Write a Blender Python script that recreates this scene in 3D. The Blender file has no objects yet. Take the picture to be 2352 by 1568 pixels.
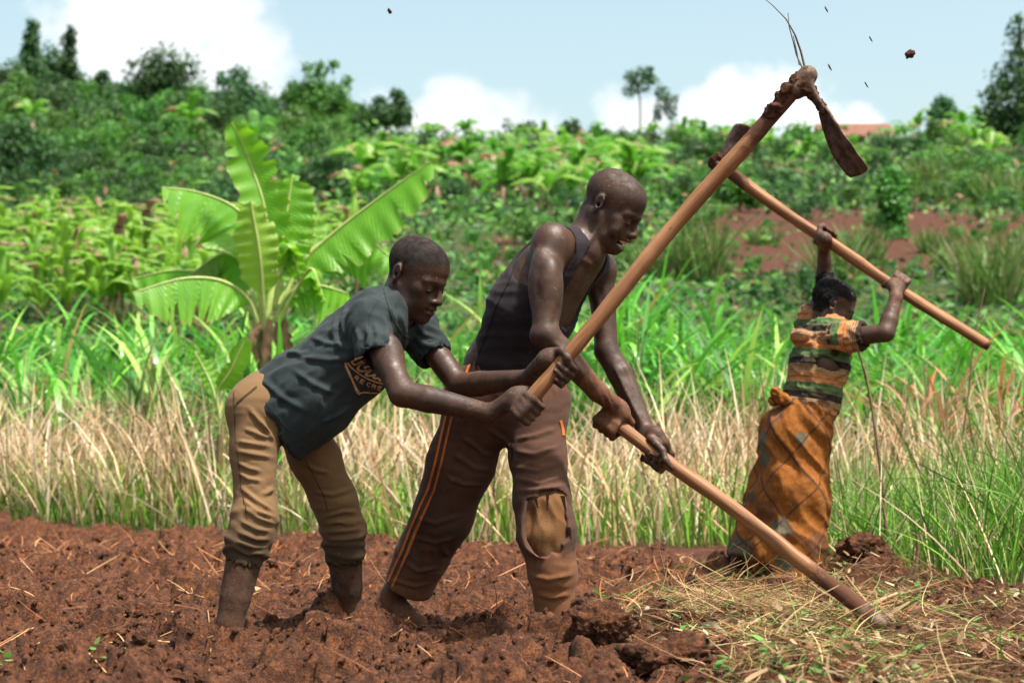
import bpy, bmesh, math, random
import numpy as np
from mathutils import Vector, Matrix
from mathutils.bvhtree import BVHTree

random.seed(7)
rng = np.random.default_rng(7)
scene = bpy.context.scene
COL = scene.collection
R_ = math.radians

# ----------------------------------------------------------------- camera
FPX = 4560.0                     # focal length in pixels of a 2352 x 1568 frame
CAMH = 0.53
PITCH = math.atan(236.0 / FPX)
cam_d = bpy.data.cameras.new('camera')
cam_d.sensor_width = 36.0
cam_d.lens = FPX / 2352.0 * 36.0
cam_d.clip_start = 0.05
cam_d.clip_end = 5000.0
cam_d.dof.use_dof = True
cam_d.dof.focus_distance = 5.9
cam_d.dof.aperture_fstop = 4.8
cam = bpy.data.objects.new('camera', cam_d)
cam.location = (0, 0, CAMH)
cam.rotation_euler = (math.pi / 2 + PITCH, 0, 0)
COL.objects.link(cam)
scene.camera = cam

# ----------------------------------------------------------------- sky and sun
SUN_EL, SUN_AZ = R_(67), R_(128)         # azimuth clockwise from +Y (view direction)
world = bpy.data.worlds.new('World')
scene.world = world
world.use_nodes = True
wn = world.node_tree
wn.nodes.clear()
def wnode(t, **kw):
    n = wn.nodes.new(t)
    for k, v in kw.items():
        setattr(n, k, v)
    return n
w_out = wnode('ShaderNodeOutputWorld')
w_bg = wnode('ShaderNodeBackground')
w_sky = wnode('ShaderNodeTexSky', sky_type='NISHITA', sun_disc=False)
w_sky.sun_elevation = SUN_EL
w_sky.sun_rotation = SUN_AZ
w_sky.air_density = 1.0
w_sky.dust_density = 4.0
w_sky.ozone_density = 1.0
w_bg.inputs['Strength'].default_value = 0.135
wn.links.new(w_bg.outputs[0], w_out.inputs[0])
# cumulus clouds: soft noise-edged masses in the direction of each cloud, fair-weather noise elsewhere
w_tc = wnode('ShaderNodeTexCoord')
def wmath(op, a, b=None, c=None, clamp=False):
    n = wnode('ShaderNodeMath', operation=op, use_clamp=clamp)
    for i, v in enumerate((a, b, c)):
        if v is None: continue
        if isinstance(v, (int, float)): n.inputs[i].default_value = v
        else: wn.links.new(v, n.inputs[i])
    return n.outputs[0]
def sky_dir(px, py):
    d = Vector(((px - 1176) / FPX, math.cos(PITCH) - math.sin(PITCH) * (784 - py) / FPX,
                math.sin(PITCH) + math.cos(PITCH) * (784 - py) / FPX))
    return d.normalized()
w_n1 = wnode('ShaderNodeTexNoise'); w_n1.inputs['Scale'].default_value = 34; w_n1.inputs['Detail'].default_value = 9; w_n1.inputs['Roughness'].default_value = .56
w_n2 = wnode('ShaderNodeTexNoise'); w_n2.inputs['Scale'].default_value = 5.5; w_n2.inputs['Detail'].default_value = 7; w_n2.inputs['Roughness'].default_value = .58
wn.links.new(w_tc.outputs['Generated'], w_n1.inputs['Vector'])
wn.links.new(w_tc.outputs['Generated'], w_n2.inputs['Vector'])
CLOUDS = [(330, 120, 225), (450, 40, 185), (540, 130, 135), (420, 200, 175), (590, 205, 95), (230, 40, 120), (330, -90, 210),
          (1000, 300, 120), (1090, 275, 80), (1170, 300, 95), (1250, 330, 90), (880, 330, 110),
          (1450, 320, 120), (1600, 290, 100), (1690, 240, 85), (1780, 235, 85), (1860, 290, 95), (1960, 300, 60), (1520, 260, 60),
          (-300, 250, 260), (2700, 260, 240), (3200, 120, 300), (-900, 80, 330)]
acc = None
for (px, py, r) in CLOUDS:
    v = wnode('ShaderNodeVectorMath', operation='DISTANCE')
    wn.links.new(w_tc.outputs['Generated'], v.inputs[0])
    v.inputs[1].default_value = sky_dir(px, py)
    m = wmath('MULTIPLY', v.outputs['Value'], -FPX / r)
    m = wmath('ADD', m, 1.0)
    acc = m if acc is None else wmath('SMOOTH_MAX', acc, m, 0.35)
acc = wmath('MAXIMUM', acc, -1.5)
gen = wmath('MULTIPLY', wmath('SUBTRACT', w_n2.outputs['Fac'], 0.60), 4.0)     # scattered clouds in the rest of the sky
gen = wmath('SUBTRACT', gen, 0.55)
acc = wmath('MAXIMUM', acc, gen)
edge = wmath('MULTIPLY', wmath('SUBTRACT', w_n1.outputs['Fac'], 0.5), 2.6)
dens = wmath('ADD', acc, edge)
mask = wnode('ShaderNodeMapRange', interpolation_type='SMOOTHSTEP')
mask.inputs['From Min'].default_value = -0.20; mask.inputs['From Max'].default_value = 0.75
wn.links.new(dens, mask.inputs['Value'])
w_ccol = wnode('ShaderNodeMixRGB')
w_ccol.inputs[1].default_value = (3.9, 4.2, 4.3, 1); w_ccol.inputs[2].default_value = (5.5, 5.55, 5.6, 1)
sh = wnode('ShaderNodeMapRange'); sh.inputs['From Min'].default_value = 0.35; sh.inputs['From Max'].default_value = 0.62
wn.links.new(w_n2.outputs['Fac'], sh.inputs['Value'])
wn.links.new(sh.outputs[0], w_ccol.inputs[0])
w_tint = wnode('ShaderNodeMixRGB', blend_type='MULTIPLY'); w_tint.inputs[0].default_value = 1.0
w_tint.inputs[2].default_value = (1.22, 1.20, .99, 1)
wn.links.new(w_sky.outputs[0], w_tint.inputs[1])
w_mix = wnode('ShaderNodeMixRGB')
wn.links.new(mask.outputs[0], w_mix.inputs[0])
wn.links.new(w_tint.outputs[0], w_mix.inputs[1])
wn.links.new(w_ccol.outputs[0], w_mix.inputs[2])
wn.links.new(w_mix.outputs[0], w_bg.inputs['Color'])

sun_d = bpy.data.lights.new('sun', 'SUN')
sun_d.energy = 5.0
sun_d.angle = R_(4.0)
sun_d.color = (1.0, 0.95, 0.87)
sun = bpy.data.objects.new('sun', sun_d)
sdir = Vector((math.sin(SUN_AZ) * math.cos(SUN_EL), math.cos(SUN_AZ) * math.cos(SUN_EL), math.sin(SUN_EL)))
sun.rotation_euler = sdir.to_track_quat('Z', 'Y').to_euler()
sun.location = (0, 0, 30)
COL.objects.link(sun)

scene.view_settings.view_transform = 'Standard'
scene.view_settings.look = 'None'
scene.view_settings.exposure = 0.90
scene.view_settings.gamma = 1.0
scene.view_settings.use_curve_mapping = False
scene.cycles.max_bounces = 8
scene.cycles.transparent_max_bounces = 8
scene.cycles.use_denoising = True

# ----------------------------------------------------------------- helpers
CP, SP = math.cos(PITCH), math.sin(PITCH)
def W(px, py, Y):
    """pixel of the 2352-wide frame + distance along the view axis -> world point"""
    u = (px - 1176.0) / FPX; v = (784.0 - py) / FPX
    dy = CP - SP * v
    s = Y / dy
    return np.array((u * s, Y, CAMH + (SP + CP * v) * s))
def px_dir(px, py):
    u = (px - 1176.0) / FPX; v = (784.0 - py) / FPX
    return Vector((u, CP - SP * v, SP + CP * v)).normalized()

def nrm(v):
    v = np.asarray(v, float)
    return v / max(1e-9, np.linalg.norm(v))

def mesh_np(name, V, F, mat=None, smooth=True, attrs=None):
    """V: (n,3) ; F: (m,3|4) integer array or list of arrays of mixed size"""
    me = bpy.data.meshes.new(name)
    Fs = F if isinstance(F, list) else [F]
    Fs = [np.asarray(f, np.int32) for f in Fs if len(f)]
    V = np.asarray(V, np.float32)
    me.vertices.add(len(V)); me.vertices.foreach_set('co', V.ravel())
    nl = sum(f.size for f in Fs); npoly = sum(len(f) for f in Fs)
    me.loops.add(nl); me.polygons.add(npoly)
    me.loops.foreach_set('vertex_index', np.concatenate([f.ravel() for f in Fs]))
    sizes = np.concatenate([np.full(len(f), f.shape[1], np.int32) for f in Fs])
    starts = np.concatenate(([0], np.cumsum(sizes)[:-1])).astype(np.int32)
    me.polygons.foreach_set('loop_start', starts)
    me.polygons.foreach_set('use_smooth', np.full(npoly, smooth, bool))
    me.update(calc_edges=True)
    me.validate()
    if attrs:
        for k, a in attrs.items():
            a = np.asarray(a, np.float32)
            if a.ndim == 1:
                at = me.attributes.new(k, 'FLOAT', 'POINT'); at.data.foreach_set('value', a)
            else:
                at = me.attributes.new(k, 'FLOAT_COLOR', 'POINT')
                if a.shape[1] == 3: a = np.concatenate([a, np.ones((len(a), 1), np.float32)], 1)
                at.data.foreach_set('color', a.ravel())
    if mat: me.materials.append(mat)
    return me

def link(name, me, parent=None, loc=(0, 0, 0), label=None, cat=None, group=None, kind=None):
    o = bpy.data.objects.new(name, me)
    o.location = loc
    COL.objects.link(o)
    if parent is not None: o.parent = parent
    if label: o['label'] = label
    if cat: o['category'] = cat
    if group: o['group'] = group
    if kind: o['kind'] = kind
    return o

def part(name, V, F, mat, root, smooth=True, attrs=None, label=None, parent=None):
    """a mesh given in world coordinates that becomes a part of root (an object at root.location)"""
    base = np.array(root.location)
    me = mesh_np(name, np.asarray(V) - base, F, mat, smooth, attrs)
    return link(name, me, parent if parent is not None else root, label=label)

# ---- vectorised gradient noise
_perm = np.random.default_rng(3).permutation(256).astype(np.int32)
_perm = np.concatenate([_perm, _perm, _perm])
_grad = np.random.default_rng(4).normal(size=(256, 3)).astype(np.float32)
_grad /= np.linalg.norm(_grad, axis=1)[:, None]
def noise3(P):
    P = np.asarray(P, np.float32)
    i = np.floor(P).astype(np.int32); f = P - i
    u = f * f * f * (f * (f * 6 - 15) + 10)
    i &= 255
    out = 0
    for dx in (0, 1):
        wx = u[:, 0] if dx else 1 - u[:, 0]
        for dy in (0, 1):
            wy = u[:, 1] if dy else 1 - u[:, 1]
            for dz in (0, 1):
                wz = u[:, 2] if dz else 1 - u[:, 2]
                h = _perm[_perm[_perm[(i[:, 0] + dx) & 255] + ((i[:, 1] + dy) & 255)] + ((i[:, 2] + dz) & 255)]
                g = _grad[h]
                out = out + wx * wy * wz * (g[:, 0] * (f[:, 0] - dx) + g[:, 1] * (f[:, 1] - dy) + g[:, 2] * (f[:, 2] - dz))
    return out * 1.6
def fbm(P, octaves=4, lac=2.0, gain=0.5):
    a, s, t = 1.0, 0.0, 0.0
    P = np.asarray(P, np.float32)
    for o in range(octaves):
        s = s + a * noise3(P + 17.3 * o); t += a
        P = P * lac; a *= gain
    return s / t

# ---- materials
MATS = {}
class NT:
    def __init__(self, name):
        self.m = bpy.data.materials.new(name); self.m.use_nodes = True
        self.t = self.m.node_tree; self.t.nodes.clear()
        self.out = self.t.nodes.new('ShaderNodeOutputMaterial')
        MATS[name] = self.m
    def n(self, t, **kw):
        nd = self.t.nodes.new(t)
        for k, v in kw.items():
            if hasattr(nd, k): setattr(nd, k, v)
        return nd
    def l(self, a, b): self.t.links.new(a, b)
    def set(self, sock, v):
        if hasattr(v, 'is_output') or isinstance(v, bpy.types.NodeSocket): self.l(v, sock)
        else: sock.default_value = v
    def noise(self, scale, detail=4, rough=.55, vec=None, dist=0.0):
        nd = self.n('ShaderNodeTexNoise')
        nd.inputs['Scale'].default_value = scale; nd.inputs['Detail'].default_value = detail
        nd.inputs['Roughness'].default_value = rough; nd.inputs['Distortion'].default_value = dist
        if vec is not None: self.l(vec, nd.inputs['Vector'])
        return nd.outputs['Fac']
    def coord(self, scale=(1, 1, 1), rot=(0, 0, 0)):
        tc = self.n('ShaderNodeTexCoord'); mp = self.n('ShaderNodeMapping')
        mp.inputs['Scale'].default_value = scale; mp.inputs['Rotation'].default_value = rot
        self.l(tc.outputs['Object'], mp.inputs['Vector'])
        return mp.outputs['Vector']
    def attr(self, name, col=False):
        a = self.n('ShaderNodeAttribute'); a.attribute_name = name
        return a.outputs['Color'] if col else a.outputs['Fac']
    def ramp(self, fac, stops):
        r = self.n('ShaderNodeValToRGB')
        el = r.color_ramp.elements
        while len(el) < len(stops): el.new(0.5)
        for e, (p, c) in zip(el, stops):
            e.position = p; e.color = (*c, 1) if len(c) == 3 else c
        self.l(fac, r.inputs['Fac'])
        return r.outputs['Color']
    def mix(self, fac, a, b, mode='MIX'):
        m = self.n('ShaderNodeMixRGB', blend_type=mode)
        self.set(m.inputs[0], fac)
        for i, v in ((1, a), (2, b)):
            if isinstance(v, (tuple, list)): m.inputs[i].default_value = (*v, 1) if len(v) == 3 else v
            else: self.l(v, m.inputs[i])
        return m.outputs[0]
    def math(self, op, a, b=0.0, c=0.0, clamp=False):
        m = self.n('ShaderNodeMath', operation=op, use_clamp=clamp)
        for i, v in enumerate((a, b, c)):
            self.set(m.inputs[i], v)
        return m.outputs[0]
    def rng(self, v, a, b, c=0.0, d=1.0):
        m = self.n('ShaderNodeMapRange')
        self.l(v, m.inputs[0])
        for i, x in zip((1, 2, 3, 4), (a, b, c, d)): m.inputs[i].default_value = x
        return m.outputs[0]
    def bump(self, h, strength=.5, dist=.01, normal=None):
        b = self.n('ShaderNodeBump'); b.inputs['Strength'].default_value = strength; b.inputs['Distance'].default_value = dist
        self.l(h, b.inputs['Height'])
        if normal is not None: self.l(normal, b.inputs['Normal'])
        return b.outputs['Normal']
    def bsdf(self, col, rough=.7, spec=.3, normal=None, **kw):
        p = self.n('ShaderNodeBsdfPrincipled')
        if isinstance(col, (tuple, list)): p.inputs['Base Color'].default_value = (*col, 1)
        else: self.l(col, p.inputs['Base Color'])
        self.set(p.inputs['Roughness'], rough)
        self.set(p.inputs['Specular IOR Level'], spec)
        if normal is not None: self.l(normal, p.inputs['Normal'])
        for k, v in kw.items(): self.set(p.inputs[k.replace('_', ' ')], v)
        return p.outputs[0]
    def done(self, sh):
        self.l(sh, self.out.inputs['Surface']); return self.m
    def leafy(self, col, rough=.5, spec=.35, trans=.35, tcol=None, normal=None):
        """a thin leaf: reflects and lets some light through"""
        a = self.bsdf(col, rough, spec, normal)
        t = self.n('ShaderNodeBsdfTranslucent')
        tc = tcol if tcol is not None else col
        if isinstance(tc, (tuple, list)): t.inputs['Color'].default_value = (*tc, 1)
        else: self.l(tc, t.inputs['Color'])
        m = self.n('ShaderNodeMixShader'); m.inputs[0].default_value = trans
        self.l(a, m.inputs[1]); self.l(t.outputs[0], m.inputs[2])
        return self.done(m.outputs[0])

# ----------------------------------------------------------------- blended-volume modelling
def pv(*a):
    return np.array(a, np.float64)
class Grid:
    def __init__(self, lo, hi, h):
        self.lo = np.asarray(lo, float); self.h = h
        self.n = np.ceil((np.asarray(hi, float) - self.lo) / h).astype(int) + 1
        self.d = np.full(self.n, 1.0, np.float32)
    def box(self, blo, bhi):
        i0 = np.maximum(0, np.floor((blo - self.lo) / self.h).astype(int))
        i1 = np.minimum(self.n, np.ceil((bhi - self.lo) / self.h).astype(int) + 1)
        return i0, i1
    def coords(self, i0, i1):
        return [(self.lo[k] + self.h * np.arange(i0[k], i1[k])).astype(np.float32) for k in range(3)]

def prim_bounds(p):
    t = p[0]
    if t in ('c', 'ec'):
        a, b = p[1], p[2]
        r = max(p[3], p[4]) if t == 'c' else max(max(p[3]), max(p[4]))
        return np.minimum(a, b) - r, np.maximum(a, b) + r
    if t == 'e':
        r = max(p[2]); return p[1] - r, p[1] + r
    if t == 'hs':
        return None
def prim_eval(p, X, Y, Z):
    t = p[0]
    if t == 'c':
        a, b, ra, rb = p[1], p[2], p[3], p[4]
        ab = b - a; L2 = float(ab @ ab) + 1e-12
        x, y, z = X - a[0], Y - a[1], Z - a[2]
        s = np.clip((x * ab[0] + y * ab[1] + z * ab[2]) / L2, 0, 1)
        return np.sqrt((x - s * ab[0]) ** 2 + (y - s * ab[1]) ** 2 + (z - s * ab[2]) ** 2) - (ra + (rb - ra) * s)
    if t == 'ec':
        a, b, (wa, da), (wb, db), side = p[1], p[2], p[3], p[4], p[5]
        ab = b - a; L = float(np.linalg.norm(ab)) + 1e-9; n = ab / L
        s_ = side - n * float(side @ n); s_ = s_ / np.linalg.norm(s_); f_ = np.cross(n, s_)
        x, y, z = X - a[0], Y - a[1], Z - a[2]
        ax = x * n[0] + y * n[1] + z * n[2]
        s = np.clip(ax / L, 0, 1)
        w = ax - s * L
        u = x * s_[0] + y * s_[1] + z * s_[2]; v = x * f_[0] + y * f_[1] + z * f_[2]
        WW = wa + (wb - wa) * s; DD = da + (db - da) * s; m = np.minimum(WW, DD)
        q0 = np.sqrt((u / WW) ** 2 + (v / DD) ** 2 + (w / m) ** 2) + 1e-6
        q1 = np.sqrt((u / WW ** 2) ** 2 + (v / DD ** 2) ** 2 + (w / m ** 2) ** 2) + 1e-6
        return q0 * (q0 - 1) / q1
    if t == 'e':
        c, r, R = p[1], p[2], p[3]
        x, y, z = X - c[0], Y - c[1], Z - c[2]
        u = x * R[0, 0] + y * R[1, 0] + z * R[2, 0]
        v = x * R[0, 1] + y * R[1, 1] + z * R[2, 1]
        w = x * R[0, 2] + y * R[1, 2] + z * R[2, 2]
        q0 = np.sqrt((u / r[0]) ** 2 + (v / r[1]) ** 2 + (w / r[2]) ** 2) + 1e-6
        q1 = np.sqrt((u / r[0] ** 2) ** 2 + (v / r[1] ** 2) ** 2 + (w / r[2] ** 2) ** 2) + 1e-6
        return q0 * (q0 - 1) / q1
    if t == 'hs':                       # half space: inside where (x-c).n > 0
        c, n = p[1], p[2]
        return -((X - c[0]) * n[0] + (Y - c[1]) * n[1] + (Z - c[2]) * n[2])
def smin(a, b, k):
    if k <= 0: return np.minimum(a, b)
    h = np.maximum(k - np.abs(a - b), 0) / k
    return np.minimum(a, b) - h * h * k * 0.25
def C(a, b, ra, rb, k=.02, op='+'): return ('c', pv(*a), pv(*b), ra, rb, k, op)
def EC(a, b, wa, wb, side, k=.02, op='+'): return ('ec', pv(*a), pv(*b), wa, wb, pv(*side), k, op)
I3 = np.eye(3)
def E(c, r, R=I3, k=.02, op='+'): return ('e', pv(*c), r, R, k, op)
def HS(c, n, k=.0, op='-'): return ('hs', pv(*c), nrm(n), k, op)

def add_group(G, prims, k=0.0, grow=0.0):
    """blend the prims of one group, then merge the group into the grid"""
    bl, bh = None, None
    for p in prims:
        if p[-1] != '+': continue
        a, b = prim_bounds(p)
        bl = a if bl is None else np.minimum(bl, a); bh = b if bh is None else np.maximum(bh, b)
    m = 0.05 + grow + k
    i0, i1 = G.box(bl - m, bh + m)
    xs = G.coords(i0, i1)
    D = np.full([len(x) for x in xs], 1.0, np.float32)
    sub = Grid.__new__(Grid); sub.lo = np.array([x[0] for x in xs], float); sub.h = G.h; sub.n = np.array(D.shape)
    for p in prims:
        kk, op = p[-2], p[-1]
        bb = prim_bounds(p)
        if bb is None: j0, j1 = np.zeros(3, int), sub.n
        else:
            mm = max(0.035, kk + 4 * G.h) + grow
            j0, j1 = sub.box(bb[0] - mm, bb[1] + mm)
        if np.any(j1 <= j0): continue
        ys = sub.coords(j0, j1)
        d = prim_eval(p, ys[0][:, None, None], ys[1][None, :, None], ys[2][None, None, :]).astype(np.float32)
        sl = tuple(slice(a, b) for a, b in zip(j0, j1))
        if op == '+': D[sl] = smin(D[sl], d - grow, kk)
        elif op == '-': D[sl] = -smin(-D[sl], d, kk)
        elif op == '&': D[sl] = -smin(-D[sl], -d, kk)
    sl = tuple(slice(a, b) for a, b in zip(i0, i1))
    G.d[sl] = smin(G.d[sl], D, k)

def surface_nets(G):
    D = G.d
    s = (D < 0)
    cnt = np.zeros(np.array(D.shape) - 1, np.uint8)
    for dx in (0, 1):
        for dy in (0, 1):
            for dz in (0, 1):
                cnt += s[dx:D.shape[0] - 1 + dx, dy:D.shape[1] - 1 + dy, dz:D.shape[2] - 1 + dz]
    I = np.argwhere((cnt > 0) & (cnt < 8))
    ids = np.full(cnt.shape, -1, np.int32)
    ids[I[:, 0], I[:, 1], I[:, 2]] = np.arange(len(I))
    acc = np.zeros((len(I), 3)); num = np.zeros(len(I))
    cs = [(a, b, c) for a in (0, 1) for b in (0, 1) for c in (0, 1)]
    val = {c: D[I[:, 0] + c[0], I[:, 1] + c[1], I[:, 2] + c[2]] for c in cs}
    for a in cs:
        for ax in range(3):
            if a[ax] == 0:
                b = list(a); b[ax] = 1; b = tuple(b)
                va, vb = val[a], val[b]
                m = (va < 0) != (vb < 0)
                t = np.where(m, va / np.where(m, va - vb, 1), 0)
                p = np.array(a, float)[None, :].repeat(len(I), 0); p[:, ax] += t
                acc[m] += p[m]; num[m] += 1
    V = G.lo + G.h * (I + acc / np.maximum(num, 1)[:, None])
    F = []
    for ax in range(3):
        sh = [slice(None)] * 3; sh2 = [slice(None)] * 3
        sh[ax] = slice(0, -1); sh2[ax] = slice(1, None)
        A, B = s[tuple(sh)], s[tuple(sh2)]
        E_ = np.argwhere(A != B)
        o1, o2 = [(1, 2), (2, 0), (0, 1)][ax]
        E_ = E_[(E_[:, o1] >= 1) & (E_[:, o2] >= 1) & (E_[:, o1] < cnt.shape[o1]) & (E_[:, o2] < cnt.shape[o2])]
        def cid(d1, d2):
            q = E_.copy(); q[:, o1] -= d1; q[:, o2] -= d2
            return ids[q[:, 0], q[:, 1], q[:, 2]]
        quad = np.stack([cid(1, 1), cid(0, 1), cid(0, 0), cid(1, 0)], 1)
        fl = A[E_[:, 0], E_[:, 1], E_[:, 2]]
        quad[~fl] = quad[~fl][:, ::-1]
        F.append(quad)
    F = np.concatenate(F)
    F = F[(F >= 0).all(1)]
    return V, F

def vnormals(V, F):
    n = np.cross(V[F[:, 2]] - V[F[:, 0]], V[F[:, 3]] - V[F[:, 1]])
    N = np.zeros_like(V)
    for k in range(4):
        for c in range(3):
            N[:, c] += np.bincount(F[:, k], n[:, c], len(V))
    return N / np.maximum(np.linalg.norm(N, axis=1), 1e-12)[:, None]
def relax(V, F, it=2, lam=.5):
    e = np.concatenate([F[:, [0, 1]], F[:, [1, 2]], F[:, [2, 3]], F[:, [3, 0]]])
    deg = np.maximum(np.bincount(e[:, 0], minlength=len(V)), 1)[:, None]
    for _ in range(it):
        S = np.stack([np.bincount(e[:, 0], V[e[:, 1], c], len(V)) for c in range(3)], 1)
        V = V + lam * (S / deg - V)
    return V
def build_volume(groups, h, lo, hi, grow=0.0, it=2, after=None):
    G = Grid(lo, hi, h)
    for k, pr in groups:
        add_group(G, pr, k, grow)
    if after: after(G)
    V, F = surface_nets(G)
    return relax(V, F, it), F
def grp_bounds(groups, m=.06):
    lo, hi = None, None
    for _, pr in groups:
        for p in pr:
            if p[-1] != '+': continue
            a, b = prim_bounds(p)
            lo = a if lo is None else np.minimum(lo, a); hi = b if hi is None else np.maximum(hi, b)
    return lo - m, hi + m
def carve(G, prims):
    """apply '-' / '&' prims to the whole grid"""
    for p in prims:
        kk, op = p[-2], p[-1]
        bb = prim_bounds(p)
        if bb is None or op == '&': i0, i1 = np.zeros(3, int), G.n
        else: i0, i1 = G.box(bb[0] - .03, bb[1] + .03)
        if np.any(i1 <= i0): continue
        xs = G.coords(i0, i1)
        d = prim_eval(p, xs[0][:, None, None], xs[1][None, :, None], xs[2][None, None, :]).astype(np.float32)
        sl = tuple(slice(a, b) for a, b in zip(i0, i1))
        if op == '-': G.d[sl] = -smin(-G.d[sl], d, kk)
        elif op == '&': G.d[sl] = -smin(-G.d[sl], -d, kk)
        else: G.d[sl] = smin(G.d[sl], d, kk)

def carve_rough(G, c, r, amp, freq, seed=0):
    """cut an ellipsoid with a ragged edge"""
    c = np.asarray(c, float); m = max(r) + .04
    i0, i1 = G.box(c - m, c + m); xs = G.coords(i0, i1)
    X, Y, Z = np.meshgrid(*xs, indexing='ij')
    d = prim_eval(('e', c, r, I3, 0, '-'), X, Y, Z)
    P = np.stack([X.ravel(), Y.ravel() * .2, Z.ravel()], 1) * freq + seed
    d = d + (amp * noise3(P) + amp * .5 * noise3(P * 2.7)).reshape(d.shape)
    sl = tuple(slice(a, b) for a, b in zip(i0, i1))
    G.d[sl] = np.maximum(G.d[sl], -d.astype(np.float32))

# ---- heads and hands
def head_frame(yaw, pitch, roll=0.0):
    """columns: forward, left, up. yaw 0 looks along +x, positive yaw turns towards the camera; pitch positive looks down"""
    y, p = R_(yaw), R_(pitch)
    f = pv(math.cos(p) * math.cos(y), -math.cos(p) * math.sin(y), -math.sin(p))
    l = pv(math.sin(y), math.cos(y), 0.0)
    u = np.cross(f, l)
    if roll:
        r = R_(roll); l, u = l * math.cos(r) + u * math.sin(r), u * math.cos(r) - l * math.sin(r)
    return np.stack([f, l, u], 1)

def head_prims(o, R, s, mouth='closed', slim=1.0, young=False):
    def T(x, y, z): return o + R @ (pv(x, y, z) * s)
    def el(c, r, k=.02, op='+', Rl=None):
        return E(T(*c), tuple(q * s for q in r), R if Rl is None else R @ Rl, k * s, op)
    def co(a, b, ra, rb, k=.02, op='+'):
        return C(T(*a), T(*b), ra * s, rb * s, k * s, op)
    P = [el((-.020, 0, .036), (.092, .073, .080), .0),
         el((.030, 0, .040), (.062, .060, .062), .03),
         el((.030, 0, -.025), (.055, .057 * slim, .070), .035),
         el((-.02, 0, -.03), (.06, .055, .05), .03)]
    for q in (-1, 1):
        P += [co((-.008, q * .052 * slim, -.045), (.030, q * .040 * slim, -.088), .020, .018, .025),
              co((.030, q * .040 * slim, -.088), (.070, q * .012, -.108), .018, .017, .022),
              el((.052, q * .043, -.024), (.022, .020, .018), .022),                      # cheekbone
              el((.060, q * .034, -.058), (.022, .018, .026), .022)]                      # cheek
    P += [el((.078, 0, -.106), (.019, .021, .018), .018),                                 # chin
          el((.072, 0, -.066), (.029, .034, .034), .022)]                                 # muzzle
    for q in (-1, 1):
        P += [co((.088, q * .010, .010), (.066, q * .048, .008), .011, .009, .014)]       # brow
        P += [el((.097, q * .032, -.011), (.020, .019, .0125), .012, '-')]                # orbit
        P += [el((.0725, q * .032, -.012), (.0150, .0165, .0140), .005)]                  # lids over the eyeball
    # nose
    P += [co((.092, 0, -.006), (.108, 0, -.038), .0075, .0105, .010),
          el((.108, 0, -.043), (.0125, .012, .0105), .008)]
    for q in (-1, 1):
        P += [el((.096, q * .0150, -.046), (.0115, .0095, .0090), .007),
              el((.101, q * .0085, -.0545), (.006, .0042, .004), .004, '-')]
    # mouth
    if mouth == 'closed':
        P += [co((.100, -.008, -.069), (.100, .008, -.069), .0072, .0072, .006),
              co((.100, -.008, -.069), (.086, -.026, -.071), .0065, .004, .006), co((.100, .008, -.069), (.086, .026, -.071), .0065, .004, .006),
              co((.096, -.008, -.0835), (.096, .008, -.0835), .0080, .0080, .006),
              co((.096, -.008, -.0835), (.084, -.024, -.077), .0070, .004, .006), co((.096, .008, -.0835), (.084, .024, -.077), .0070, .004, .006),
              EC(T(.098, -.026, -.0755), T(.098, .026, -.0755), (.0032 * s, .014 * s), (.0032 * s, .014 * s), R[:, 2], .003, '-')]
    else:
        P += [co((.103, -.010, -.066), (.103, .010, -.066), .0068, .0068, .006),
              co((.103, -.010, -.066), (.078, -.034, -.068), .0060, .004, .007), co((.103, .010, -.066), (.078, .034, -.068), .0060, .004, .007),
              co((.094, -.010, -.098), (.094, .010, -.098), .0080, .0080, .007),
              co((.094, -.010, -.098), (.078, -.032, -.078), .0070, .004, .007), co((.094, .010, -.098), (.078, .032, -.078), .0070, .004, .007),
              el((.096, 0, -.082), (.034, .036, .0130), .004, '-'),
              co((.074, -.044, -.050), (.066, -.044, -.085), .003, .003, .008, '-'), co((.074, .044, -.050), (.066, .044, -.085), .003, .003, .008, '-'),
              el((.062, -.052, -.052), (.016, .012, .020), .014), el((.062, .052, -.052), (.016, .012, .020), .014)]
    # ears
    ca, sa = math.cos(R_(22)), math.sin(R_(22))
    for q in (-1, 1):
        Rl = np.array([[ca, q * sa, 0], [-q * sa, ca, 0], [0, 0, 1]]).T
        tilt = R_(-12); Rt = np.array([[math.cos(tilt), 0, math.sin(tilt)], [0, 1, 0], [-math.sin(tilt), 0, math.cos(tilt)]])
        Rl = Rl @ Rt
        cx, cz = -.022, -.008
        P += [el((cx, q * .078, cz + .002), (.0185, .0080, .0285), .004, '+', Rl),
              el((cx - .002, q * .079, cz + .012), (.0185, .0080, .018), .004, '+', Rl),
              el((cx + .002, q * .0875, cz + .006), (.0115, .0065, .0185), .003, '-', Rl),
              el((cx + .003, q * .078, cz - .006), (.006, .014, .007), .004, '-', Rl),
              el((cx + .002, q * .077, cz - .026), (.009, .006, .008), .004, '+', Rl)]
    return P

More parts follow.
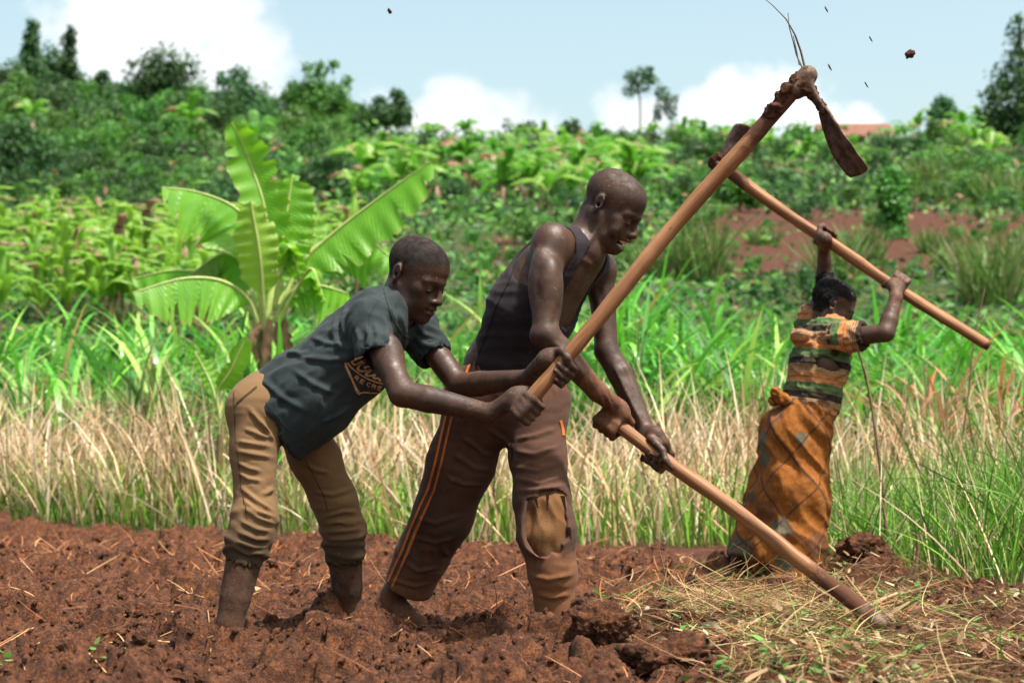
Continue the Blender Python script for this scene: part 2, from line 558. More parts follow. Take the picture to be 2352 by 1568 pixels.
def grip_hand(A, hdir, b, wrap, wrist, rh=.021, s=1.0, thumb=None, index_sign=1, rw=.026, spread=1.0, curl=1.0, skew=0.0):
    """hand closed round a handle. A: handle point under the hand, hdir: handle axis, b: from handle to back of hand,
       wrap: direction the fingers leave b. Returns groups for the body field."""
    h = nrm(hdir) * index_sign
    b = nrm(np.asarray(b) - h * np.dot(b, h))
    t = nrm(np.cross(h, b)); t = t if np.dot(t, wrap) > 0 else -t
    def at(off, ang, r):
        a = R_(ang); return A + h * off + (b * math.cos(a) + t * math.sin(a)) * r
    rp = rh + .0135 * s
    heel = at((-.004 + skew) * s, -62 + (40 if skew else 0), rp + .010 * s); kn = at(0, 42, rp + .004 * s)
    palm = [EC(heel, kn, (.034 * s, .0175 * s), (.043 * s, .0150 * s), h, .0),
            E(at((.020 + skew * .7) * s, -55 + (30 if skew else 0), rp + .004 * s), (.020 * s, .017 * s, .017 * s), I3, .02 * s),
            C(wrist, heel, rw, .026 * s, .022 * s)]
    g = [palm]
    fl = [1.0, 1.07, 1.0, .82]; offs = [.031, .0103, -.0103, -.030]
    for i in range(4):
        f = fl[i]; o = offs[i] * s * spread
        r0 = rh + .0105 * s
        k0 = at(o, 40, rp + .006 * s); p1 = at(o, 40 + 62 * f * curl, r0 + .006 * s); p2 = at(o * .97, 40 + 122 * f * curl, r0 + .0015 * s); p3 = at(o * .95, 40 + 172 * f * curl, r0)
        g.append([C(at(o * .9, 5, rp + .001), k0, .011 * s, .0112 * s, .004), C(k0, p1, .0110 * s, .0098 * s, .005), C(p1, p2, .0098 * s, .0088 * s, .004), C(p2, p3, .0088 * s, .0074 * s, .004)])
    if thumb is None:
        thumb = [at(.030 * s, -60, rp + .004 * s), at(.045 * s, -105, rh + .013 * s), at(.042 * s, -155, rh + .0105 * s), at(.034 * s, -190, rh + .010 * s)]
    g.append([C(thumb[0], thumb[1], .0150 * s, .0115 * s, .006), C(thumb[1], thumb[2], .0115 * s, .0105 * s, .005), C(thumb[2], thumb[3], .0105 * s, .0082 * s, .005)])
    return g

# ----------------------------------------------------------------- materials of people and tools
def mk_skin(name, base, red, mudc=((.060, .026, .014), (.17, .068, .032))):
    t = NT(name)
    co = t.coord()
    n1 = t.noise(14, 5, .6, co); n2 = t.noise(260, 3, .6, co); n4 = t.noise(45, 4, .6, co)
    c = t.mix(t.rng(n1, .35, .7), base, red)
    mud = t.attr('mud'); hair = t.attr('hair'); lip = t.attr('lip')
    mn = t.noise(60, 6, .7, co)
    mf = t.math('MULTIPLY', t.math('SUBTRACT', t.math('ADD', mud, t.math('MULTIPLY', mn, .9)), .75), 3.0, clamp=True)
    c = t.mix(lip, c, (.085, .034, .030))
    c = t.mix(t.attr('brow'), c, (.006, .005, .005))
    c = t.mix(hair, c, (.0065, .006, .006))
    c = t.mix(mf, c, t.mix(t.rng(t.noise(35, 5, .7, co), .3, .7), mudc[0], mudc[1]))
    hn = t.noise(330, 3, .6, co)
    bh = t.math('ADD', t.math('ADD', t.math('MULTIPLY', n2, .45), t.math('MULTIPLY', n4, .5)), t.math('MULTIPLY', t.math('MULTIPLY', hn, hair), 1.6))
    bh = t.math('ADD', bh, t.math('MULTIPLY', t.math('MULTIPLY', mn, mf), 1.5))
    rough = t.math('ADD', t.math('ADD', t.rng(n4, .3, .7, .43, .66), t.math('MULTIPLY', hair, .32)), t.math('MULTIPLY', mf, .4))
    dust = t.math('MULTIPLY', t.math('GREATER_THAN', t.noise(190, 1, .4, co), .735), t.math('GREATER_THAN', n1, .52))
    c = t.mix(t.math('MULTIPLY', dust, .7), c, (.30, .19, .11))
    spec = t.math('SUBTRACT', t.rng(n4, .3, .7, .50, .26), t.math('MULTIPLY', hair, .22))
    return t.done(t.bsdf(c, rough, spec, t.bump(bh, .45, .004), Subsurface_Weight=0.03))
SKIN_M = mk_skin('skin_dark_brown', (.029, .0140, .0085), (.066, .028, .0145))
SKIN_B = mk_skin('skin_deep_brown', (.027, .0128, .0080), (.062, .026, .0135), ((.026, .0135, .0085), (.085, .038, .019)))
SKIN_W = mk_skin('skin_brown', (.038, .019, .012), (.072, .033, .019))

def mk_cloth(name, c1, c2, scale=6, dirt=None, dirtcol=(.14, .06, .028), rough=.92, weave=900, wr=(30, 30, 30), wramp=.5):
    t = NT(name)
    co = t.coord()
    n = t.noise(scale, 6, .62, co)
    c = t.mix(t.rng(n, .32, .68), c1, c2)
    d = t.attr('dirt')
    dn = t.noise(24, 6, .7, co)
    df = t.math('MULTIPLY', t.math('SUBTRACT', t.math('ADD', d, t.math('MULTIPLY', dn, .8)), .72), 2.6, clamp=True)
    c = t.mix(t.math('MULTIPLY', df, .85), c, dirtcol)
    wet = t.attr('wet')
    c = t.mix(t.math('MULTIPLY', wet, .85), c, (.036, .026, .016))
    sp = t.math('GREATER_THAN', t.noise(75, 2, .5, co), .73)
    c = t.mix(t.math('MULTIPLY', sp, .5), c, dirtcol)
    wv = t.noise(weave, 1, .5, co)
    fold = t.noise(1.0, 3, .55, t.coord(wr, (.3, .5, .2)), .6)
    h = t.math('ADD', t.math('MULTIPLY', wv, .06), t.math('MULTIPLY', fold, wramp))
    return t.done(t.bsdf(c, rough, .15, t.bump(h, .38, .008), Sheen_Weight=.03))
CL_TANK = mk_cloth('faded_black_knit', (.012, .0095, .0115), (.025, .019, .023), 5, wr=(16, 16, 60), wramp=.35)
CL_TROUSER = mk_cloth('brown_trouser_cloth', (.050, .025, .018), (.090, .045, .031), 5, dirtcol=(.17, .072, .032), wr=(9, 9, 24), wramp=.5)
CL_TEE = mk_cloth('washed_slate_jersey', (.015, .022, .0245), (.034, .044, .046), 4, dirtcol=(.10, .062, .040), wr=(22, 22, 22), wramp=.7)
CL_KHAKI = mk_cloth('muddy_khaki_cotton', (.115, .071, .036), (.170, .098, .046), 5, dirtcol=(.19, .088, .034), wr=(9, 9, 24), wramp=.5)
CL_LINING = None
def _lin():
    t = NT('mesh_lining'); co = t.coord((1, 1, 1))
    v = t.n('ShaderNodeTexVoronoi'); v.inputs['Scale'].default_value = 320; t.l(co, v.inputs['Vector'])
    c = t.mix(t.rng(v.outputs['Distance'], .15, .5), (.060, .030, .014), (.140, .072, .031))
    c = t.mix(t.rng(t.noise(14, 4, .6, co), .4, .7), c, (.13, .055, .022))
    return t.done(t.bsdf(c, .9, .1, t.bump(v.outputs['Distance'], .2, .002)))
CL_LINING = _lin()
def flat(name, col, rough=.7, spec=.3, nscale=30, var=.25, bump=.2):
    t = NT(name); co = t.coord(); n = t.noise(nscale, 5, .6, co)
    c = t.mix(t.rng(n, .3, .7), tuple(q * (1 - var) for q in col), tuple(min(1, q * (1 + var)) for q in col))
    return t.done(t.bsdf(c, rough, spec, t.bump(n, bump, .004)))
M_ORANGE = flat('orange_tape', (.42, .115, .022), .8)
M_PRINT = flat('tan_print', (.42, .24, .12), .9, nscale=80, var=.35)
M_TEETH = flat('teeth', (.62, .52, .40), .3, .5, var=.08, bump=.0)
M_EYE = flat('eye_dark', (.02, .012, .010), .15, .6, var=.05, bump=0)
M_EYEW = flat('eye_white', (.34, .28, .24), .25, .5, var=.05, bump=0)
M_DARK = flat('dark_fold', (.012, .010, .012), .9, .1)
def _stripes():
    t = NT('striped_jersey')
    s = t.attr('s'); co = t.coord()
    fr = t.math('FRACT', t.math('DIVIDE', t.math('ADD', s, t.math('MULTIPLY', t.noise(9, 3, .5, co), .006)), .135))
    r = t.n('ShaderNodeValToRGB'); r.color_ramp.interpolation = 'CONSTANT'
    stops = [(0, (.060, .115, .045)), (.11, (.022, .028, .018)), (.125, (.075, .115, .050)), (.20, (.012, .012, .013)), (.40, (.30, .19, .105)), (.44, (.06, .035, .022)),
             (.455, (.36, .20, .10)), (.50, (.06, .035, .022)), (.515, (.36, .20, .10)), (.56, (.06, .035, .022)), (.575, (.33, .19, .10)),
             (.63, (.40, .165, .062)), (.76, (.07, .035, .02)), (.775, (.42, .17, .065)), (.93, (.030, .125, .045))]
    el = r.color_ramp.elements
    while len(el) < len(stops): el.new(.5)
    for e, (p, c) in zip(el, stops): e.position = p; e.color = (*c, 1)
    t.l(fr, r.inputs[0])
    n = t.noise(22, 6, .65, co)
    c = t.mix(t.rng(n, .3, .75), r.outputs[0], t.mix(.45, r.outputs[0], (.10, .055, .03)))
    f = t.noise(1, 3, .5, t.coord((26, 26, 26)), .8)
    return t.done(t.bsdf(c, .92, .12, t.bump(f, .6, .012)))
CL_STRIPE = _stripes()
def _skirt():
    t = NT('orange_wax_print')
    u = t.attr('u'); v = t.attr('v'); co = t.coord()
    cv = t.n('ShaderNodeCombineXYZ'); t.l(u, cv.inputs[0]); t.l(v, cv.inputs[1])
    n = t.noise(30, 6, .68, co)
    c = t.mix(t.rng(n, .35, .68), (.17, .055, .011), (.255, .095, .020))
    # diagonal lattice of dark lines
    def lines(a, b, per, wdt):
        d = t.math('ADD', t.math('MULTIPLY', u, a), t.math('MULTIPLY', v, b))
        d = t.math('ADD', d, t.math('MULTIPLY', t.noise(10, 3, .5, cv.outputs[0]), .012))
        f = t.math('ABSOLUTE', t.math('SUBTRACT', t.math('FRACT', t.math('DIVIDE', d, per)), .5))
        return t.math('LESS_THAN', f, wdt)
    L = t.math('MAXIMUM', lines(.8, .6, .17, .030), lines(-.75, .66, .15, .026))
    # patches of brown and slate
    vo = t.n('ShaderNodeTexVoronoi'); vo.inputs['Scale'].default_value = 8.5; t.l(cv.outputs[0], vo.inputs['Vector'])
    sep = t.n('ShaderNodeSeparateColor'); t.l(vo.outputs['Color'], sep.inputs[0])
    p1 = t.math('GREATER_THAN', sep.outputs[0], .48); p2 = t.math('GREATER_THAN', sep.outputs[1], .58)
    near = t.math('LESS_THAN', t.math('ADD', vo.outputs['Distance'], t.math('MULTIPLY', n, .25)), .58)
    c = t.mix(t.math('MULTIPLY', t.math('MULTIPLY', p1, near), .8), c, (.115, .050, .026))
    c = t.mix(t.math('MULTIPLY', t.math('MULTIPLY', p2, near), .85), c, (.075, .082, .056))
    # fine crackle
    vc = t.n('ShaderNodeTexVoronoi', feature='DISTANCE_TO_EDGE'); vc.inputs['Scale'].default_value = 42; t.l(cv.outputs[0], vc.inputs['Vector'])
    c = t.mix(t.math('MULTIPLY', t.math('LESS_THAN', vc.outputs['Distance'], .035), .35), c, (.09, .032, .012))
    c = t.mix(t.math('MULTIPLY', L, .8), c, (.055, .030, .020))
    f = t.noise(1, 3, .5, t.coord((22, 22, 12), (0, .5, 0)), .6)
    return t.done(t.bsdf(c, .9, .12, t.bump(f, .6, .014)))
CL_SKIRT = _skirt()
def _wood():
    t = NT('worn_hoe_handle')
    co = t.coord((60, 60, 3.0)); n = t.noise(1, 6, .6, co, .4); n2 = t.noise(7, 4, .6, t.coord())
    c = t.ramp(n, [(.32, (.060, .025, .010)), (.5, (.20, .085, .033)), (.68, (.34, .170, .076))])
    c = t.mix(t.rng(n2, .42, .75), c, (.15, .058, .025))
    n3 = t.noise(2.6, 3, .5, t.coord())
    c = t.mix(t.math('MULTIPLY', t.rng(n3, .48, .68), .45), c, (.36, .185, .085))
    kn = t.math('GREATER_THAN', t.noise(16, 2, .5, t.coord((1, 1, .45))), .70)
    c = t.mix(t.math('MULTIPLY', kn, .75), c, (.050, .022, .012))
    mud = t.attr('mud'); mn = t.noise(40, 5, .7, t.coord())
    mf = t.math('MULTIPLY', t.math('SUBTRACT', t.math('ADD', mud, t.math('MULTIPLY', mn, .8)), .75), 4.0, clamp=True)
    c = t.mix(mf, c, (.075, .030, .016))
    return t.done(t.bsdf(c, t.math('ADD', .58, t.math('MULTIPLY', mf, .35)), .28, t.bump(t.math('ADD', n, t.math('MULTIPLY', mn, mf)), .35, .004)))
M_WOOD = _wood()
def _steel():
    t = NT('muddy_hoe_steel'); co = t.coord()
    n = t.noise(24, 6, .65, co)
    m = t.rng(n, .42, .58)
    c = t.mix(m, (.115, .066, .045), (.045, .019, .011))
    return t.done(t.bsdf(c, t.rng(n, .4, .6, .55, .95), .4, t.bump(n, .6, .008)))
M_STEEL = _steel()
M_MUD = flat('clinging_mud', (.050, .0205, .0115), .95, .15, 40, .4, .8)

# ----------------------------------------------------------------- shared builders
def seg(V, a, b):
    ab = np.asarray(b) - a; t = np.clip(((V - a) @ ab) / (ab @ ab), 0, 1)
    return np.linalg.norm(V - a - t[:, None] * ab, axis=1), t
def fall(d, r0, r1): return np.clip((r1 - d) / (r1 - r0), 0, 1)

def person_root(loc, label):
    o = bpy.data.objects.new('person', None); o.location = loc; o.empty_display_size = .1
    COL.objects.link(o); o['label'] = label; o['category'] = 'person'; o['group'] = 'people hoeing the field'
    return o

def folds(V, F, specs, mask=None, Rm=None):
    """push cloth vertices along their normals: soft directional folds"""
    N = vnormals(V, F)
    d = np.zeros(len(V))
    for (amp, scale, ridge, seed) in specs:
        Q = (V if Rm is None else V @ Rm) * np.asarray(scale) + seed
        Q = Q + .35 * np.stack([noise3(V * 7 + seed), noise3(V * 7 + seed + 9), noise3(V * 7 + seed + 21)], 1)
        n = noise3(Q)
        if ridge: n = 1 - 2.2 * np.abs(n)
        d += amp * n
    if mask is not None: d *= mask
    return V + N * d[:, None]

def creases(V, F, lines, amp=.006, width=.012):
    """individual folds: each pixel polyline becomes a raised fold with a hollow beside it"""
    tr = Tracer(V, F); N = vnormals(V, F); d_all = np.zeros(len(V))
    for ln in lines:
        pts, a, w = (ln if isinstance(ln, tuple) and isinstance(ln[1], float) else (ln, 1.0, 1.0))
        P = []
        for k in range(len(pts) - 1):
            for q in np.linspace(0, 1, 5)[:-1 if k < len(pts) - 2 else None]:
                h = tr.hit(pts[k][0] * (1 - q) + pts[k + 1][0] * q, pts[k][1] * (1 - q) + pts[k + 1][1] * q, 0.0)
                if h is not None: P.append(h)
        if len(P) < 2: continue
        P = np.array(P); D = np.full(len(V), 9.0); Tt = np.zeros(len(V))
        lo, hi = P.min(0) - .06, P.max(0) + .06
        idx = np.nonzero(((V > lo) & (V < hi)).all(1))[0]
        D = np.full(len(idx), 9.0); Tt = np.zeros(len(idx))
        for k in range(len(P) - 1):
            d, t = seg(V[idx], P[k], P[k + 1]); m = d < D; D[m] = d[m]; Tt[m] = (k + t[m]) / (len(P) - 1)
        D = D * (1 + .25 * noise3(V[idx] * 30))
        w_ = width * w; env = np.clip(np.minimum(Tt, 1 - Tt) * 5, .15, 1)
        d_all[idx] += a * amp * env * (np.exp(-(D / w_) ** 2) * 1.35 - .75 * np.exp(-(D / (2.1 * w_)) ** 2))
    return V + N * d_all[:, None]

def tooth_row(o, R, s, zc, x0, wid, n, h, up, root, name='teeth'):
    Vs, Fs = [], []
    for i in range(n):
        a = (i + .5) / n * 2 - 1
        y = a * wid; x = x0 - .55 * wid * a * a
        w = wid / n * .86
        hh = h * (1 - .25 * abs(a))
        c = [(x - .004, y - w, 0), (x - .004, y + w, 0), (x + .0025, y + w * .8, 0), (x + .0025, y - w * .8, 0)]
        q = [(cx, cy, zc) for cx, cy, _ in c] + [(cx - .001, cy * 1.0, zc - hh if up else zc + hh) for cx, cy, _ in c]
        b = len(Vs); Vs += [o + R @ (pv(*p) * s) for p in q]
        Fs += [[b + j for j in f] for f in ((0, 1, 2, 3), (7, 6, 5, 4), (0, 4, 5, 1), (1, 5, 6, 2), (2, 6, 7, 3), (3, 7, 4, 0))]
    return part(name, np.array(Vs), np.array(Fs), M_TEETH, root, smooth=False)

def eye_parts(o, R, s, root, open_=.35):
    for q in (-1, 1):
        bm = bmesh.new(); bmesh.ops.create_uvsphere(bm, u_segments=16, v_segments=10, radius=.0140 * s)
        c = o + R @ (pv(.0752, q * .032, -.0170) * s)
        V = np.array([v.co for v in bm.verts]) @ np.diag((1.0, 1.05, .62)) @ R.T + c
        # rotate so the sphere follows the head frame
        Q = [[v.index for v in f.verts] for f in bm.faces]
        quads = np.array([f for f in Q if len(f) == 4]); tris = np.array([f for f in Q if len(f) == 3])
        bm.free()
        part('eye', V, [quads, tris], M_EYE, root)

def hoe(A, B, rA, rB, head_at, blade_pts, root_loc, label, mud_tip=.12, bow=.011, seed=1):
    """hoe: tapered wooden handle from A (butt) to B (head), eye ring, socketed blade"""
    A, B = np.asarray(A, float), np.asarray(B, float)
    root = bpy.data.objects.new('hoe', None); root.location = root_loc; root.empty_display_size = .1
    COL.objects.link(root); root['label'] = label; root['category'] = 'hoe'; root['group'] = 'long handled hoes'
    n = nrm(B - A); s = nrm(np.cross(n, (0, 1, .2))); f = np.cross(n, s)
    L = np.linalg.norm(B - A); nr, ns = 60, 18
    rr = np.random.default_rng(seed)
    Vs = []; mud = []
    for i in range(nr + 1):
        t = i / nr
        c = A + (B - A) * t + s * (bow * math.sin(t * 3.1416) + .0022 * math.sin(t * 13 + seed)) + f * (bow * .7 * math.sin(t * 6.2832) + .002 * math.sin(t * 17))
        r = rA + (rB - rA) * t
        r *= 1 + .03 * math.sin(t * 19 + seed) + .02 * math.sin(t * 43)
        for kt in (.23, .47, .71, .86):
            r *= 1 + .07 * math.exp(-((t - kt - .03 * math.sin(seed * 7 + kt * 20)) / .012) ** 2)
        if i in (0, nr): r *= .80
        for j in range(ns):
            a = 2 * math.pi * j / ns
            rj = r * (1 + .035 * math.sin(3 * a + t * 6 + seed) + .02 * math.sin(7 * a + t * 21))
            Vs.append(c + s * math.cos(a) * rj + f * math.sin(a) * rj)
            mud.append(max(fall((1 - t) * L, mud_tip * .4, mud_tip), .6 * fall(t * L, .01, .05)))
    F = [[i * ns + j, i * ns + (j + 1) % ns, (i + 1) * ns + (j + 1) % ns, (i + 1) * ns + j] for i in range(nr) for j in range(ns)]
    caps = [list(range(ns))[::-1], [nr * ns + j for j in range(ns)]]
    # the grain follows the handle: mesh stored along its own z axis
    me_root = part('handle', np.array(Vs), [np.array(F), np.array(caps)], M_WOOD, root, attrs={'mud': np.array(mud)})
    # object coordinates along the handle for the grain
    Rm = Matrix(np.stack([s, f, n], 1).tolist()).to_4x4()
    me_root.data.transform(Rm.inverted()); me_root.matrix_local = Rm
    # eye ring and blade
    hn = nrm(blade_pts['dir']); wv = nrm(blade_pts['wide']); th = nrm(np.cross(hn, wv))
    H = np.asarray(head_at, float)
    gr = [(0, [C(H - n * .030, H + n * .018, rB + .007, rB + .005, .0)])]
    neck0 = H + hn * (rB + .004); neck1 = H + hn * (blade_pts['neck'])
    gr[0][1].append(EC(H, neck1, (rB + .006, .014), (blade_pts['w0'] * .7, .007), wv, .015))
    V, F2 = build_volume(gr, .0045, *grp_bounds(gr, .03), it=2)
    part('socket', V, F2, M_STEEL, root)
    # blade: a curved plate with thickness
    nu, nv = 14, 10
    Vt, Vb = [], []
    for i in range(nu + 1):
        t = i / nu
        wd = blade_pts['w0'] + (blade_pts['w1'] - blade_pts['w0']) * min(1, t * 1.6) ** .8
        if t > .93: wd *= 1 - (t - .93) * 1.2
        for j in range(nv + 1):
            q = j / nv * 2 - 1
            cv = -.018 * (1 - q * q) * (.4 + .6 * t) + .02 * math.sin(t * 2.2)
            p = neck1 + hn * (t * blade_pts['len'] - .01 - .012 * q * q * t) + wv * (wd * q) + th * cv
            tk = .0045 * (1 - .75 * t)
            Vt.append(p + th * tk); Vb.append(p - th * tk)
    m = len(Vt); F3 = []
    for i in range(nu):
        for j in range(nv):
            a = i * (nv + 1) + j; b = a + 1; c = a + nv + 2; d = a + nv + 1
            F3 += [[a, b, c, d], [m + d, m + c, m + b, m + a]]
    for i in range(nu):
        a = i * (nv + 1); F3.append([a, a + nv + 1, m + a + nv + 1, m + a]); a += nv; F3.append([a + nv + 1, a, m + a, m + a + nv + 1])
    for j in range(nv):
        a = j; F3.append([a + 1, a, m + a, m + a + 1]); a = nu * (nv + 1) + j; F3.append([a, a + 1, m + a + 1, m + a])
    part('blade', np.array(Vt + Vb), np.array(F3), M_STEEL, root)
    return root, s, f, n, th, neck1, hn, wv

def mud_lump(cs, root, name='mud', seed=0):
    """mud clinging along a list of (point, radius)"""
    gr = [(0, [E(c, (r, r * .8, r * .9), I3, .012) for c, r in cs])]
    V, F = build_volume(gr, .0045, *grp_bounds(gr, .03), it=1)
    N = vnormals(V, F)
    V = V + N * (.010 * fbm(V * 45 + seed, 3) + .006 * noise3(V * 110 + seed))[:, None]
    return part(name, V, F, M_MUD, root)

class Tracer:
    """puts traced outlines (lettering, seams) on a cloth surface as thin applied pieces"""
    def __init__(self, V, F):
        self.bvh = BVHTree.FromPolygons([tuple(v) for v in V], [tuple(int(i) for i in f) for f in F])
    def hit(self, px, py, lift=.0022):
        d = px_dir(px, py)
        loc, nor, idx, dist = self.bvh.ray_cast(Vector((0, 0, CAMH)), d)
        if loc is None: return None
        if nor.dot(d) > 0: nor = -nor
        return np.array(loc + nor * lift)
    def ribbon(self, pts, width, n=40):
        """pts: pixel polyline; width in px (number or list)"""
        pts = np.array(pts, float)
        seglen = np.concatenate(([0], np.cumsum(np.linalg.norm(np.diff(pts, axis=0), axis=1))))
        q = np.linspace(0, seglen[-1], n)
        P = np.stack([np.interp(q, seglen, pts[:, k]) for k in (0, 1)], 1)
        w = np.interp(q, seglen, width if isinstance(width, (list, tuple)) else [width] * len(pts))
        T = np.gradient(P, axis=0); T /= np.maximum(np.linalg.norm(T, axis=1), 1e-6)[:, None]
        Nn = np.stack([-T[:, 1], T[:, 0]], 1)
        Vs, Fs = [], []
        prev = None
        for i in range(n):
            a = self.hit(*(P[i] + Nn[i] * w[i] / 2)); b = self.hit(*(P[i] - Nn[i] * w[i] / 2)); c = self.hit(*P[i], lift=.003)
            if a is None or b is None or c is None: prev = None; continue
            if prev is not None and np.linalg.norm(c - Vs[prev + 1]) > .08: prev = None
            k = len(Vs); Vs += [a, c, b]
            if prev is not None:
                Fs += [[prev, prev + 1, k + 1, k], [prev + 1, prev + 2, k + 2, k + 1]]
            prev = k
        return Vs, Fs
    def ribbons(self, lst):
        Vs, Fs = [], []
        for pts, w, n in lst:
            v, f = self.ribbon(pts, w, n)
            b = len(Vs); Vs += v; Fs += [[i + b for i in q] for q in f]
        return np.array(Vs), np.array(Fs)

# ================================================================= the land
def sstep(x, a, b):
    t = np.clip((np.asarray(x, float) - a) / (b - a), 0, 1); return t * t * (3 - 2 * t)
_PY = np.array([-30, 0, 10.5, 12, 14, 17, 20, 25, 30, 40, 60, 80, 100, 140, 180, 205, 240, 330], float)
_PZ = np.array([0, 0, 0, .02, .10, .38, .78, 1.55, 2.40, 4.10, 7.45, 10.9, 14.3, 21.0, 27.4, 29.2, 29.0, 18.0], float)
def terr(x, y):
    x = np.asarray(x, float); y = np.asarray(y, float)
    z = np.interp(y, _PY, _PZ)
    u = x / np.maximum(y, 6)
    z = z * (1 + .155 * sstep(-u, -.04, .24) * sstep(y, 60, 170) + .06 * sstep(u, .14, .27) * sstep(y, 60, 170))
    P = np.stack([x.ravel() * .045, y.ravel() * .045, np.zeros(x.size)], 1)
    n = fbm(P, 3).reshape(x.shape)
    return z + n * np.interp(y, [10, 30, 100, 200], [.0, .25, 1.2, 1.5])
def soil_edge(x):
    x = np.asarray(x, float)
    e = np.interp(x, [-6, -3.3, -1.75, -.4, .37, .95, 1.35, 1.8, 4], [12.9, 12.6, 11.8, 10.7, 10.2, 9.3, 8.35, 7.2, 6.5])
    P = np.stack([x.ravel() * 1.7, x.ravel() * 0 + 3, x.ravel() * 0], 1)
    return e + .22 * fbm(P, 3).reshape(x.shape)

def mat_land():
    t = NT('hillside_earth_and_grass'); co = t.coord()
    n = t.noise(.9, 6, .62, co); n2 = t.noise(7, 5, .65, co)
    g = t.mix(t.rng(n, .35, .65), (.022, .050, .014), (.075, .105, .030))
    g = t.mix(t.rng(n2, .5, .75), g, (.17, .13, .075))
    s = t.mix(t.rng(n2, .3, .7), (.060, .026, .017), (.125, .056, .036))
    m = t.rng(t.math('ADD', t.attr('soil'), t.math('MULTIPLY', t.math('SUBTRACT', n2, .5), .9)), .4, .6)
    c = t.mix(m, g, s)
    return t.done(t.bsdf(c, .95, .1, t.bump(n2, .8, .3)))
def mat_soil():
    t = NT('freshly_tilled_red_soil'); co = t.coord()
    n1 = t.noise(2.2, 5, .6, co); n2 = t.noise(28, 8, .72, co); n3 = t.noise(130, 5, .75, co)
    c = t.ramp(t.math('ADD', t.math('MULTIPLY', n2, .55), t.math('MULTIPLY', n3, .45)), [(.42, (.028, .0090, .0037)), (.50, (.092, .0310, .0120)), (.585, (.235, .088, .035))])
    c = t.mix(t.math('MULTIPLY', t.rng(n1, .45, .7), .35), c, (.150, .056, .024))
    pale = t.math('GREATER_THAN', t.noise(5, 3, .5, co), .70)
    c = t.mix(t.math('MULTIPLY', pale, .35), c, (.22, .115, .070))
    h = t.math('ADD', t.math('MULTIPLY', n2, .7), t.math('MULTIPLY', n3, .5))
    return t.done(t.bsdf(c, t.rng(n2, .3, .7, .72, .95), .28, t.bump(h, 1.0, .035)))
M_LAND = mat_land(); M_SOIL = mat_soil()

def build_land():
    ys = np.concatenate([np.arange(-12, 3, 1.5), np.arange(3, 16, .3), 16 * (330 / 16.) ** np.linspace(0, 1, 120)])
    us = np.linspace(-1, 1, 151); us = np.sign(us) * np.abs(us) ** 1.25
    Yg, U = np.meshgrid(ys, us, indexing='ij')
    Xg = U * (np.maximum(Yg, 0) * .95 + 14)
    Z = terr(Xg, Yg)
    e = soil_edge(np.clip(Xg, -6, 4))
    Z = Z - .16 * sstep(e - Yg, -.05, .5)
    V = np.stack([Xg.ravel(), Yg.ravel(), Z.ravel()], 1)
    nc = len(us); a = (np.arange(len(ys) - 1)[:, None] * nc + np.arange(nc - 1)[None]).ravel()
    F = np.stack([a, a + 1, a + nc + 1, a + nc], 1)
    u = Xg / np.maximum(Yg, 1)
    q = noise3(np.stack([Xg.ravel() * .16, Yg.ravel() * .10, Xg.ravel() * 0], 1)).reshape(Xg.shape)
    q2 = noise3(np.stack([Xg.ravel() * .35, Yg.ravel() * .2, Xg.ravel() * 0 + 7], 1)).reshape(Xg.shape)
    Y_real, Yg = Yg, Yg + 7 * q; u = u + .012 * q2
    soil = sstep(u, .085, .11) * sstep(Yg, 33, 37) * (1 - sstep(Yg, 62, 68))
    soil = np.maximum(soil, sstep(u, -.04, -.01) * (1 - sstep(u, .05, .09)) * sstep(Yg, 38, 41) * (1 - sstep(Yg, 47, 52)) * .8)
    soil = np.maximum(soil, .55 * sstep(u, .07, .10) * sstep(Yg, 68, 70) * (1 - sstep(Yg, 76, 80)))
    Yg = Y_real
    soil = np.maximum(soil, 1 - sstep(Yg, 8, 14))
    me = mesh_np('ground', V, F, M_LAND, True, {'soil': soil.ravel()})
    link('ground', me, kind='structure')
    # tilled plot
    ys = 3.0 * (13.4 / 3.0) ** np.linspace(0, 1, 590)
    us = np.linspace(-1, 1, 640)
    Yg, U = np.meshgrid(ys, us, indexing='ij')
    Xg = U * (.31 * Yg + .55)
    Z = soil_height(Xg, Yg)
    V = np.stack([Xg.ravel(), Yg.ravel(), Z.ravel()], 1)
    nc = len(us); a = (np.arange(len(ys) - 1)[:, None] * nc + np.arange(nc - 1)[None]).ravel()
    F = np.stack([a, a + 1, a + nc + 1, a + nc], 1)
    me = mesh_np('tilled_soil', V, F, M_SOIL, True)
    link('tilled_soil', me, kind='structure')

